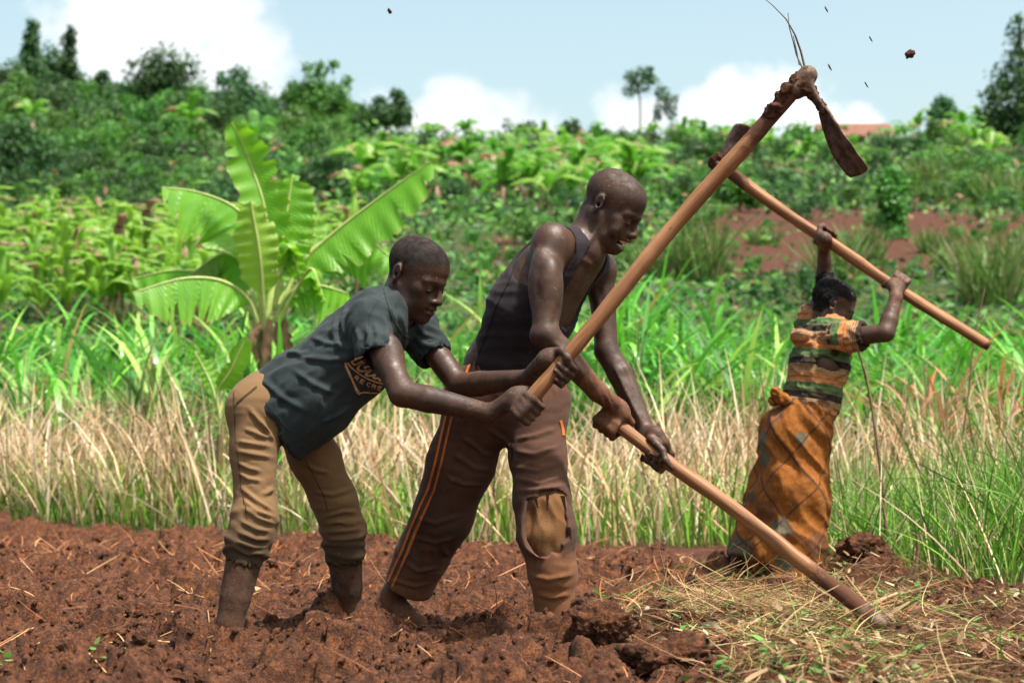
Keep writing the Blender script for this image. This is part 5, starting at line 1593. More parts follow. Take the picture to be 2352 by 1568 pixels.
# ================================================================= the person in striped top and orange wrap
def build_woman():
    Rs, Ls = W(1938, 776, 7.98), W(1858, 748, 8.26)
    sv = nrm(Ls - Rs)
    P0, P1, P2, P3, P4 = W(1830, 1000, 8.10), W(1864, 915, 8.10), W(1883, 835, 8.10), W(1897, 783, 8.11), W(1906, 752, 8.12)
    fw = nrm(np.cross(sv, P3 - P1)); fw = fw if fw[0] > 0 else -fw
    hR, hF = W(1914, 704, 8.13), head_frame(-4, 24)
    hs = .88
    hb = hR + hF @ pv(-.025, 0, -.045)
    Re, Rw = W(2034, 764, 7.88), W(2058, 684, 7.93)
    Le, Lw = W(1894, 668, 8.22), W(1893, 566, 8.14)
    torso = [EC(P0, P1, (.105, .09), (.100, .080), sv, .0), EC(P1, P2, (.105, .082), (.112, .09), sv, .04), EC(P2, P3, (.112, .09), (.112, .08), sv, .04),
             EC(P3, P4, (.09, .06), (.045, .045), sv, .04), C(Rs, P4, .040, .034, .04), C(Ls, P4, .040, .034, .04)]
    neck = [C(P4, hb, .044, .042, .03)]
    head = head_prims(hR, hF, hs, 'closed', slim=.97)
    hairp = [E(hR + hF @ (pv(-.022, 0, .042) * hs), (.097 * hs, .080 * hs, .086 * hs), hF, .0), E(hR + hF @ (pv(.02, 0, .055) * hs), (.068 * hs, .066 * hs, .062 * hs), hF, .02)]
    armR = [E(Rs, (.043, .042, .043), I3, .0), C(Rs, Re, .041, .036, .02), C(Re, Re + (Rw - Re) * .35, .0365, .036, .012), C(Re + (Rw - Re) * .35, Rw, .036, .025, .005)]
    armL = [E(Ls, (.043, .042, .043), I3, .0), C(Ls, Le, .041, .036, .03), C(Le, Le + (Lw - Le) * .35, .037, .035, .02), C(Le + (Lw - Le) * .35, Lw, .035, .025, .02)]
    HA, HB = W(2272, 797, 7.92), W(1648, 377, 8.16)
    hd = nrm(HB - HA)
    def on(px, py):
        k = np.linspace(0, 1, 400); P = HA + (HB - HA) * k[:, None]
        q = (P[:, 0] / P[:, 1] * FPX + 1176)
        return P[np.argmin(np.abs(q - px))]
    A_R, A_L = on(2063, 0), on(1900, 0)
    gR = grip_hand(A_R, hd, pv(-.1, -.75, .75), pv(.2, .5, .8), Rw, rh=.023, s=.95, rw=.026)
    gL = grip_hand(A_L, hd, pv(-.5, -.2, -.8), pv(-.2, .9, .3), Lw, rh=.023, s=.93, rw=.026)
    kR, aR = W(1815, 1165, 8.02), W(1790, 1318, 7.95)
    kL, aL = W(1740, 1165, 8.22), W(1697, 1298, 8.30)
    k2, a2 = kR, W(1862, 1300, 8.05)
    legR = [C(W(1832, 1020, 8.06), W(1845, 1160, 8.05), .070, .048, .02), C(W(1845, 1160, 8.05), a2, .048, .036, .02), C(a2, a2 + pv(.10, -.02, -.06), .034, .026, .02)]
    legL = [C(W(1815, 1020, 8.14), kL, .068, .048, .02), C(kL, W(1712, 1245, 8.27), .054, .050, .02), C(W(1712, 1245, 8.27), aL, .050, .036, .02), C(aL, aL + pv(.10, .0, -.07), .036, .026, .02)]
    groups = [(0, torso + neck + head), (.0, hairp), (.03, armR), (.03, armL), (.04, legR), (.04, legL)]
    for g in (gR, gL):
        groups.append((.012, g[0])); groups += [(.0035, f) for f in g[1:]]
    V, F = build_volume(groups, .0052, *grp_bounds(groups), it=1)
    root = person_root(tuple(W(1790, 1318, 8.1) * pv(1, 1, 0)), 'person in striped ragged top and orange printed wrap skirt lifting a hoe overhead')
    H = (V - hR) @ hF / hs
    onhead = np.linalg.norm(H, axis=1) < .17
    line = .045 + .6 * np.maximum(H[:, 0] - .05, 0) - np.clip((.0 - H[:, 0]) / .05, 0, 1) * .10
    hair = onhead * fall(line - H[:, 2], -.004, .006) * (np.abs(H[:, 1]) < .083)
    lip = np.zeros(len(V))
    d2, _ = seg(V, Rw, A_R); d3, _ = seg(V, Lw, A_L); d1, t1 = seg(V, Re, Rw); d4, t4 = seg(V, Le, Lw)
    mud = np.maximum(fall(d2, .06, .10), fall(d3, .06, .10)) * .40
    mud = np.maximum(mud, np.maximum(fall(d1, .05, .06) * t1, fall(d4, .05, .06) * t4) * .30)
    N = vnormals(V, F); V = V + N * (hair * .004 * noise3(V * 110))[:, None]
    part('body', V, F, SKIN_W, root, attrs={'hair': hair, 'lip': lip, 'mud': mud})

    # striped, torn top
    hemR, hemL = W(1972, 773, 7.945), W(1872, 722, 8.25)
    tt = [EC(P0 + (P1 - P0) * .45, P1, (.120, .100), (.118, .098), sv, .0), EC(P1, P2, (.118, .098), (.124, .104), sv, .04), EC(P2, P3, (.124, .104), (.126, .094), sv, .04),
          EC(P3, P4, (.105, .070), (.060, .058), sv, .04), C(Rs, P4, .052, .042, .04), C(Ls, P4, .052, .042, .04),
          E(W(1838, 772, 8.06), (.035, .05, .03), I3, .03)]
    slR = [C(Rs - pv(.02, 0, 0), hemR, .056, .056, .0)]; slL = [C(Ls, hemL, .054, .054, .0)]
    gt = [(0, tt), (.025, slR), (.025, slL)]
    G = Grid(*grp_bounds(gt), .0048)
    for k, g in gt: add_group(G, g, k)
    adR, adL = nrm(hemR - Rs), nrm(hemL - Ls)
    nk = nrm(hb - P4)
    carve(G, [C(hemR - adR * .002, hemR + adR * .09, .046, .05, .0, '-'), C(hemR + adR * .056, hemR + adR * .15, .055, .07, .0, '-'),
              C(hemL - adL * .002, hemL + adL * .09, .046, .05, .0, '-'), C(hemL + adL * .054, hemL + adL * .15, .055, .07, .0, '-'),
              C(P4 + nk * .008, P4 + nk * .16, .054, .075, .0, '-'),
              E(W(1903, 838, 7.975), (.062, .045, .030), head_frame(0, 22), .003, '-'), E(W(1918, 806, 7.98), (.020, .04, .026), I3, .004, '-'),
              HS(P0 + (P1 - P0) * .50, P0 - P1, 0, '-')])
    V, F = surface_nets(G); V = relax(V, F, 1)
    V = folds(V, F, [(.007, (12, 12, 22), True, 6.1), (.005, (24, 24, 34), True, 2.7), (.003, (50, 50, 50), False, 3.9)])
    axis = nrm(P3 - P1)
    s_t = (P4 - V) @ axis
    s_t = s_t + .10 * (V[:, 0] - P2[0])
    dr, tr_ = seg(V, Rs + adR * .01, hemR + adR * .03)
    s_a = ((V - Rs) @ adR)
    ds, _ = seg(V, P2, P3)
    sl = (s_a > -.052) & (dr < .085) & (((V - P4) @ nk) < .10)
    sl &= ~((((V - Rs) @ axis) < -.045) & (s_a < .02))
    s_ = np.where(sl, .128 - s_a, s_t + .012)
    top = part('striped_top', V, F, CL_STRIPE, root, attrs={'s': s_, 'dirt': np.zeros(len(V))})

    # wrap skirt
    K = [EC(W(1866, 925, 8.10), W(1826, 1000, 8.10), (.118, .100), (.135, .125), sv, .0),
         EC(W(1826, 1000, 8.10), W(1822, 1130, 8.09), (.132, .120), (.145, .126), sv, .05),
         EC(W(1822, 1130, 8.09), W(1808, 1258, 8.08), (.145, .126), (.165, .132), sv, .05),
         EC(W(1808, 1258, 8.08), W(1800, 1330, 8.06), (.165, .132), (.168, .12), sv, .03)]
    back = [EC(W(1800, 1060, 8.16), W(1722, 1290, 8.24), (.11, .09), (.118, .092), sv, .0)]
    gk = [(0, K), (.03, back)]
    G = Grid(*grp_bounds(gk), .0068)
    for k, g in gk: add_group(G, g, k)
    # hem: level at the back, trailing corner in front
    carve(G, [E(W(1694, 1336, 8.15), (.105, .5, .110), I3, .006, '-'),
              E(W(1716, 1330, 7.98), (.068, .12, .10), head_frame(0, 35), .004, '-'),
              E(W(1900, 1352, 8.05), (.20, .30, .085), head_frame(0, -38), .01, '-'),
              C(W(1822, 1180, 8.08), W(1800, 1345, 8.06), .10, .14, .0, '-'),
              HS(W(1868, 918, 8.1), nrm(W(1868, 918, 8.1) - W(1830, 1000, 8.1)), 0, '-')])
    V, F = surface_nets(G); V = relax(V, F, 1)
    ca = math.cos(R_(38)); sa = math.sin(R_(38))
    Q = np.stack([(V[:, 0] - P0[0]) * ca + (V[:, 2] - P0[2]) * sa, V[:, 1], -(V[:, 0] - P0[0]) * sa + (V[:, 2] - P0[2]) * ca], 1)
    N = vnormals(V, F)
    lowk = np.clip((.95 - V[:, 2]) / .5, .25, 1)
    f1 = 1 - 2.1 * np.abs(noise3(np.stack([Q[:, 0] * 15 + .8 * noise3(V * 5), Q[:, 1] * 8, Q[:, 2] * 2.6], 1)))
    f2 = 1 - 2.1 * np.abs(noise3(np.stack([V[:, 0] * 11 + noise3(V * 4), V[:, 1] * 9, V[:, 2] * 1.6 + 4], 1)))
    f3 = noise3(V * 32)
    V = V + N * ((.013 * f1 + .010 * f2 * lowk + .0025 * f3))[:, None]
    base = W(1826, 1000, 8.10)
    ang = np.arctan2(V[:, 1] - base[1], V[:, 0] - base[0])
    sk = part('wrap_skirt', V, F, CL_SKIRT, root, attrs={'u': ang * .145, 'v': V[:, 2]})
    # overlapping front edge of the wrap and the knot at the waist
    kn = [(0, [E(W(1796, 916, 8.04), (.030, .025, .022), I3, .0), C(W(1796, 916, 8.04), W(1782, 900, 8.03), .014, .020, .012), C(W(1796, 916, 8.04), W(1776, 920, 8.05), .012, .018, .012), C(W(1800, 918, 8.03), W(1860, 938, 7.99), .016, .012, .012)])]
    V, F = build_volume(kn, .0045, *grp_bounds(kn, .03), it=1)
    V = folds(V, F, [(.006, (45, 45, 45), True, 3.3)])
    part('knot', V, F, CL_SKIRT, root, parent=sk, attrs={'u': V[:, 0], 'v': V[:, 2]})

    # the lifted hoe
    bd = W(1704, 288, 8.08) - W(1648, 377, 8.16)
    r, s, f, n, thk, *_ = hoe(HA, HB, .0225, .0245, HB - hd * .015, {'dir': bd, 'wide': pv(.70, -.5, -.35), 'neck': .045, 'w0': .030, 'w1': .060, 'len': .17},
        tuple(HA), 'hoe lifted level overhead by the person in striped top', mud_tip=.20, seed=4)
    mud_lump([(HB + hd * .012, .030), (HB - hd * .03, .026), (HB + pv(.0, -.01, .02), .028)], r, seed=8)
build_woman()

# ================================================================= plants one can point to
def mat_banana(name, c1, c2, tc, trans=.38, hill=False):
    t = NT(name); v = t.attr('v'); u = t.attr('u'); co = t.coord()
    oi = t.n('ShaderNodeObjectInfo')
    wv = t.math('SINE', t.math('MULTIPLY', v, 260.0))
    n = t.noise(6, 4, .6, co)
    c = t.mix(t.rng(n, .35, .65), c1, c2)
    c = t.mix(t.math('MULTIPLY', t.math('ADD', wv, 1.0), .045), c, (.30, .42, .10))
    c = t.mix(t.rng(oi.outputs['Random'], .35, 1.0, 0.0, .65 if hill else 0.0), c, (.24, .38, .04))
    c = t.mix(t.rng(u, .93, 1.0), c, (.28, .22, .06))
    dead = t.attr('dead')
    c = t.mix(dead, c, t.mix(t.rng(n, .3, .7), (.18, .090, .050), (.42, .25, .16)))
    tcol = t.mix(dead, tc, (.20, .10, .05))
    b = t.bump(t.math('ADD', t.math('MULTIPLY', wv, .5), n), .25, .01)
    return t.leafy(c, .42, .45, trans, tcol, b)
M_BLEAF = mat_banana('banana_leaf', (.085, .26, .014), (.14, .35, .018), (.25, .56, .02), .42)
M_BLEAF_Y = mat_banana('young_banana_leaf', (.20, .36, .03), (.26, .42, .045), (.36, .58, .05))
M_BRIB = flat('banana_midrib', (.30, .36, .11), .5, .4, 20, .2, .1)
M_BSTEM = flat('banana_stem', (.115, .085, .040), .7, .3, 14, .5, .5)
M_BDEAD = flat('dead_banana_leaf', (.20, .125, .072), .9, .15, 12, .4, .5)
M_BROWN = flat('dry_brown_stem', (.16, .10, .062), .9, .15, 30, .35, .5)
M_PALE = flat('pale_straw_stalk', (.42, .30, .17), .8, .2, 30, .2, .3)

def resample(pts, n):
    pts = np.asarray(pts, float)
    # Catmull-Rom through the points
    P = np.concatenate([[2 * pts[0] - pts[1]], pts, [2 * pts[-1] - pts[-2]]])
    out = []
    m = len(pts) - 1
    for i in range(n + 1):
        s = i / n * m; k = min(int(s), m - 1); t = s - k
        a, b, c, d = P[k], P[k + 1], P[k + 2], P[k + 3]
        out.append(.5 * ((2 * b) + (-a + c) * t + (2 * a - 5 * b + 4 * c - d) * t * t + (-a + 3 * b - 3 * c + d) * t ** 3))
    return np.array(out)
def leaf_mesh(mid, dl, dr, wl, wr, n=40, m=6, seed=0, petiole=.12, tear=.35, curl=.25, blunt=.5):
    """banana leaf: two blades hanging from a curved midrib. Returns V,F,u,v and the midrib points"""
    C3 = resample(mid, n); T = np.gradient(C3, axis=0); T /= np.linalg.norm(T, axis=1)[:, None]
    r = np.random.default_rng(seed)
    L = np.concatenate(([0], np.cumsum(np.linalg.norm(np.diff(C3, axis=0), axis=1))))
    t = L / L[-1]
    tt = np.clip((t - petiole) / (1 - petiole), 0, 1)
    prof = np.clip(tt / .16, 0, 1) ** .7 * np.clip((1 - tt) / .30, 0, 1) ** blunt
    V, F, U, Vv = [], [], [], []
    for sgn, dv, w in ((-1, dl, wl), (1, dr, wr)):
        b = len(V)
        dv = np.asarray(dv, float)
        cuts = r.random(n + 1) < tear * .28
        ww = w * prof * (1 + .05 * np.sin(t * 31 + seed) + .04 * r.normal(size=n + 1)) * np.where(cuts, .52, 1.0)
        for i in range(n + 1):
            d = dv - T[i] * (dv @ T[i]); d /= np.linalg.norm(d)
            d = nrm(d + T[i] * .22)
            nn = np.cross(T[i], d)
            for j in range(m + 1):
                q = j / m
                sag = -curl * ww[i] * q * q
                wob = .012 * math.sin(t[i] * 70 + sgn + q) * q + .018 * w * math.sin(t[i] * 13 + seed + sgn) * q
                p = C3[i] + d * ww[i] * q * (1 - .08 * q) + pv(0, 0, 1) * sag * .6 + nn * wob
                V.append(p); U.append(q); Vv.append(t[i] * L[-1] + q * .12)
        for i in range(n):
            for j in range(m):
                a = b + i * (m + 1) + j; q4 = [a, a + 1, a + m + 2, a + m + 1]
                F.append(q4 if sgn > 0 else q4[::-1])
    return np.array(V), np.array(F), np.array(U), np.array(Vv), C3, t
def tube(C3, rad, ns=8):
    C3 = np.asarray(C3); T = np.gradient(C3, axis=0); V, F = [], []
    s = nrm(np.cross(T[0], (.3, 1, .2)))
    for i in range(len(C3)):
        n_ = nrm(T[i]); s = nrm(s - n_ * (s @ n_)); f = np.cross(n_, s)
        for j in range(ns):
            a = 2 * math.pi * j / ns; V.append(C3[i] + (s * math.cos(a) + f * math.sin(a)) * rad[i])
    for i in range(len(C3) - 1):
        for j in range(ns): F.append([i * ns + j, i * ns + (j + 1) % ns, (i + 1) * ns + (j + 1) % ns, (i + 1) * ns + j])
    return np.array(V), np.array(F)

def empty(name, loc, label, cat, group=None):
    o = bpy.data.objects.new(name, None); o.location = loc; o.empty_display_size = .2; COL.objects.link(o)
    o['label'] = label; o['category'] = cat
    if group: o['group'] = group
    return o

def build_banana():
    Y0 = 13.6
    g = W(602, 830, Y0); gz = float(terr(np.array([g[0]]), np.array([Y0]))[0])
    root = empty('banana_plant', (g[0], Y0, gz), 'big young banana plant with broad bright leaves behind the boy', 'banana plant', 'banana plants')
    def at(px, py, dy=0): return W(px, py, Y0 + dy)
    D = pv(0, 0, -1)
    leaves = [  # midrib pixels (with depth offsets), blade directions, widths, young?, brown tip
        ([(612, 745, 0), (622, 620, .05), (608, 480, .08), (572, 370, .10), (532, 280, .06)], pv(-1, -.35, .1), pv(1, -.30, .1), .13, .16, 0, 0, .30),
        ([(606, 760, -.05), (604, 690, -.12), (596, 580, -.20), (576, 462, -.22)], pv(-1, .25, 0), pv(1, .15, 0), .13, .115, 1, 0, .28),
        ([(616, 720, .05), (634, 620, .12), (654, 520, .15), (672, 400, .18)], pv(-1, .2, 0), pv(1, -.1, -.05), .10, .17, 0, 0, .3),
        ([(640, 720, .1), (690, 610, .15), (770, 532, .15), (880, 448, .10), (990, 370, .0)], pv(-.2, .75, -.25), pv(.25, -.45, -.9), .16, .245, 0, 0, .22),
        ([(600, 740, .1), (588, 560, .25), (545, 482, .30), (460, 443, .25), (372, 430, .15)], pv(.1, .9, -.5), pv(.0, -.35, -1), .20, .30, 0, 0, .28),
        ([(600, 770, 0), (570, 690, -.05), (510, 646, -.15), (420, 640, -.25), (305, 672, -.35)], pv(0, .9, -.45), pv(0, -.35, -1), .17, .235, 0, 0, .20),
        ([(640, 700, .15), (700, 590, .25), (770, 546, .30), (850, 556, .35), (910, 604, .4)], pv(0, .9, -.4), pv(0, -.3, -1), .17, .245, 0, 0, .22),
        ([(630, 740, -.05), (668, 672, -.12), (725, 655, -.2), (800, 674, -.3)], pv(0, .9, -.4), pv(0, -.4, -1), .13, .19, 0, 0, .22),
        ([(590, 720, .15), (560, 610, .3), (510, 584, .35), (430, 636, .35)], pv(0, .9, -.4), pv(0, -.3, -1), .12, .21, 0, .55, .22),
        ([(590, 730, .2), (500, 640, .45), (400, 622, .55), (305, 640, .6)], pv(0, .9, -.4), pv(0, -.3, -1), .12, .16, 0, 0, .25),
        ([(632, 700, -.1), (650, 610, -.16), (664, 566, -.2), (690, 640, -.24)], pv(-.6, .6, -.6), pv(.5, -.4, -.8), .09, .10, 0, 0, .3),
        ([(640, 740, -.1), (684, 660, -.18), (716, 618, -.24), (745, 690, -.28)], pv(-.4, .8, -.4), pv(.3, -.5, -.8), .09, .11, 0, 0, .3)]
    for k, (mid, dl, dr, wl, wr, young, dead, pet) in enumerate(leaves):
        V, F, U, Vv, C3, t = leaf_mesh([at(*p) for p in mid], dl, dr, wl * (1.35 if k < 3 else 1.3), wr * (1.3 if k < 3 else 1.25), 60, 7, k + 3, pet, tear=.55 if k != 8 else 1.0, curl=.30 if abs(dl[2]) > .2 else .12)
        dd = dead * np.clip(Vv / Vv.max() * 2.2 - 1.0, 0, 1)
        lf = part('leaf', V, F, M_BLEAF_Y if young else M_BLEAF, root, attrs={'u': U, 'v': Vv, 'dead': dd})
        v, f = tube(C3, .017 * (1 - .85 * t) + .002)
        part('midrib', v, f, M_BRIB, root, parent=lf)
    # pseudostem and withered sheaths
    cs = resample([pv(g[0] + .02, Y0, gz - .05), at(604, 850), at(610, 745)], 24)
    v, f = tube(cs, np.linspace(.085, .045, 25) * (1 + .06 * np.sin(np.arange(25) * 1.7)), 14)
    part('stem', v, f, M_BSTEM, root)
    rr = np.random.default_rng(3)
    for k, (x, y) in enumerate([(650, 760), (660, 800), (580, 790), (640, 830), (610, 820)]):
        mid = [at(612, 742, .02 * k), at((612 + x) / 2 + 8, 735, -.06), at(x, y - 20, -.1), at(x + 4, y + 55, -.1)]
        V, F, U, Vv, C3, t = leaf_mesh(mid, pv(-1, .3, 0), pv(1, -.3, 0), .035, .045, 20, 3, k + 40, .2, tear=1.0, curl=.5)
        part('withered_leaf', V, F, M_BDEAD, root)
    # young sucker in front of the stubble edge
    Y1 = 12.1
    g = W(505, 960, Y1); gz = float(terr(np.array([g[0]]), np.array([Y1]))[0])
    root = empty('banana_plant', (g[0], Y1, gz), 'small banana sucker showing two leaves just behind the back of the boy', 'banana plant', 'banana plants')
    for k, (mid, dl, dr, wl, wr) in enumerate([([(505, 960, 0), (500, 900, .0), (530, 850, -.03), (566, 772, -.05)], pv(-1, -.1, .5), pv(1, .2, -.4), .055, .085), ([(505, 960, 0), (488, 890, .05), (470, 850, .08), (446, 806, .1)], pv(-1, 0, -.3), pv(1, .1, .3), .05, .06), ([(505, 950, 0), (520, 880, .05), (548, 820, .08), (556, 790, .1)], pv(-.6, -.6, 0), pv(.6, .6, 0), .03, .05)]):
        V, F, U, Vv, C3, t = leaf_mesh([W(p[0], p[1], Y1 + p[2]) for p in mid], dl, dr, wl, wr, 30, 6, k + 60, .30, tear=.1, curl=.1)
        lf = part('leaf', V, F, M_BLEAF, root, attrs={'u': U, 'v': Vv, 'dead': U * 0})
        v, f = tube(C3, .008 * (1 - .8 * t) + .0015, 6); part('midrib', v, f, M_BRIB, root, parent=lf)
    cs = np.array([pv(g[0], Y1, gz - .03 + .12 * i) for i in range(6)]); v, f = tube(cs, np.linspace(.03, .018, 6), 10); part('stem', v, f, M_BSTEM, root)
build_banana()

def banana_proto(seed, dead_n=1, wd=.25, upb=0.0, nlx=0):
    """background banana plant, about 2.6 m: one mesh for green leaves, one for stem, one for dead leaves"""
    r = np.random.default_rng(seed)
    GV, GF, GU, GVv, GD, b = [], [], [], [], [], 0
    H = r.uniform(.45, 1.15)
    nl = r.integers(7, 11) + nlx
    for k in range(nl + dead_n):
        dead = k >= nl
        a = k * 2.4 + r.uniform(-.5, .5); up = (.30 + upb + .75 * (1 - k / nl) ** .8 + r.uniform(-.2, .2)) if not dead else -.2
        L = r.uniform(1.1, 2.0) * (.8 if dead else 1)
        e = pv(math.cos(a), math.sin(a), 0)
        p0 = pv(0, 0, H * (.95 if not dead else .8)); p1 = p0 + e * L * .18 + pv(0, 0, L * (.16 + .30 * up)); p2 = p0 + e * L * (.75 - .45 * up) + pv(0, 0, L * (.75 * up - .02)); p3 = p0 + e * L * (1.08 - .45 * up) + pv(0, 0, L * (.95 * up - .28))
        if dead: p1 = p0 + e * .22 + pv(0, 0, .05); p2 = p0 + e * .42 + pv(0, 0, -.4); p3 = p0 + e * .40 + pv(0, 0, -.9)
        sd = np.cross(e, pv(0, 0, 1))
        V, F, U, Vv, C3, t = leaf_mesh([p0, p1, p2, p3], sd + pv(0, 0, -.35), -sd + pv(0, 0, -.35), wd * (.5 if dead else 1), wd * (.5 if dead else 1), 12, 2, seed * 20 + k, .15, tear=1.0, curl=.35)
        GV.append(V); GF.append(F + b); b += len(V); GU.append(U); GVv.append(Vv)
        GD.append(np.full(len(V), 1.0 if dead else 0) if dead else np.clip((r.random() < .15) * (Vv - .9) * 3, 0, 1))
    me1 = mesh_np('banana_crown', np.concatenate(GV), np.concatenate(GF), M_BLEAFH, True, {'u': np.concatenate(GU), 'v': np.concatenate(GVv), 'dead': np.concatenate(GD)})
    v, f = tube(np.array([pv(.04 * math.sin(i), .03 * math.cos(i * 2), -.15 + (H + .1) * i / 5) for i in range(6)]), np.linspace(.085, .05, 6), 8)
    me2 = mesh_np('banana_trunk', v, f, M_BSTEM, True)
    return me1, me2
M_BLEAFH = mat_banana('hillside_banana_leaf', (.034, .145, .018), (.075, .240, .026), (.13, .42, .03), .38, True)

M_BLEAFL = mat_banana('sunlit_banana_leaf', (.085, .24, .020), (.17, .36, .034), (.26, .52, .035), .40, True)

def leaf_cloud(r, centers, radii, n, size, shell=.55, flat_=1.0):
    """leaf clumps as many small folded leaf faces spread through the blobs of a crown"""
    centers = np.asarray(centers, float); radii = np.asarray(radii, float)
    w = radii ** 2; i = r.choice(len(radii), n, p=w / w.sum())
    d = r.normal(size=(n, 3)); d /= np.linalg.norm(d, axis=1)[:, None]
    rad = radii[i] * (shell + (1 - shell) * r.random(n) ** .6) * (1 + .18 * noise3(centers[i] * 3 + d * 2.2))
    # leave gaps: drop leaves in pockets
    P = centers[i] + d * rad[:, None] * np.array([1, 1, flat_]) + r.normal(size=(n, 3)) * (radii[i] * .12 + radii.mean() * .08)[:, None]
    keep = noise3(P * (1.6 / radii.mean()) + 11) > -.28
    P, d = P[keep], d[keep]; n = len(P)
    a = r.normal(size=(n, 3)); a /= np.linalg.norm(a, axis=1)[:, None]
    nn = d * .7 + a * .8 + np.array([0, 0, .35]); nn /= np.linalg.norm(nn, axis=1)[:, None]
    t = np.cross(nn, r.normal(size=(n, 3))); t /= np.linalg.norm(t, axis=1)[:, None]
    bt = np.cross(nn, t)
    s = size * r.uniform(.6, 1.35, n)[:, None]
    V = np.stack([P - t * s, P - bt * s * .42 + nn * s * .12, P + t * s, P + bt * s * .42 + nn * s * .12], 1).reshape(-1, 3)
    F = np.arange(4 * n).reshape(-1, 4)
    tone = np.repeat(np.clip(.5 + .5 * noise3(P * (1.1 / radii.mean())) + .25 * r.normal(size=n), 0, 1), 4)
    return V, F, tone
def mat_leaf(name, dark, light, tc, trans=.28):
    t = NT(name); k = t.attr('tone'); oi = t.n('ShaderNodeObjectInfo')
    c = t.mix(k, dark, light)
    hs = t.n('ShaderNodeHueSaturation'); t.l(c, hs.inputs['Color'])
    t.l(t.rng(oi.outputs['Random'], 0, 1, .475, .515), hs.inputs['Hue']); t.l(t.rng(oi.outputs['Random'], 0, 1, .75, 1.3), hs.inputs['Value'])
    return t.leafy(hs.outputs[0], .5, .35, trans, t.mix(.5, hs.outputs[0], tc))
M_SHRUB = mat_leaf('shrub_leaves', (.027, .098, .020), (.085, .220, .032), (.13, .36, .03))
M_TREE = mat_leaf('tree_leaves', (.015, .055, .020), (.047, .130, .032), (.08, .23, .03))
M_TREEL = mat_leaf('light_tree_leaves', (.032, .110, .022), (.095, .240, .036), (.14, .36, .03))
M_BARK = flat('tree_bark', (.15, .11, .08), .9, .15, 8, .4, .6)

def hill_point(px, Y):
    x = (px - 1176) / FPX * Y
    return x, float(terr(np.array([x]), np.array([Y]))[0])
def ground_py(px, Y):
    x, z = hill_point(px, Y)
    return 1020 - FPX * (z - CAMH) / Y        # near enough for laying out
def depth_at(px, py, y0=16, y1=190):
    """distance at which the slope is seen at a pixel"""
    ys = np.linspace(y0, y1, 300); xs = (px - 1176) / FPX * ys
    p = 1020 - FPX * (terr(xs, ys) - CAMH) / ys
    return float(ys[np.argmin(np.abs(p - py))])

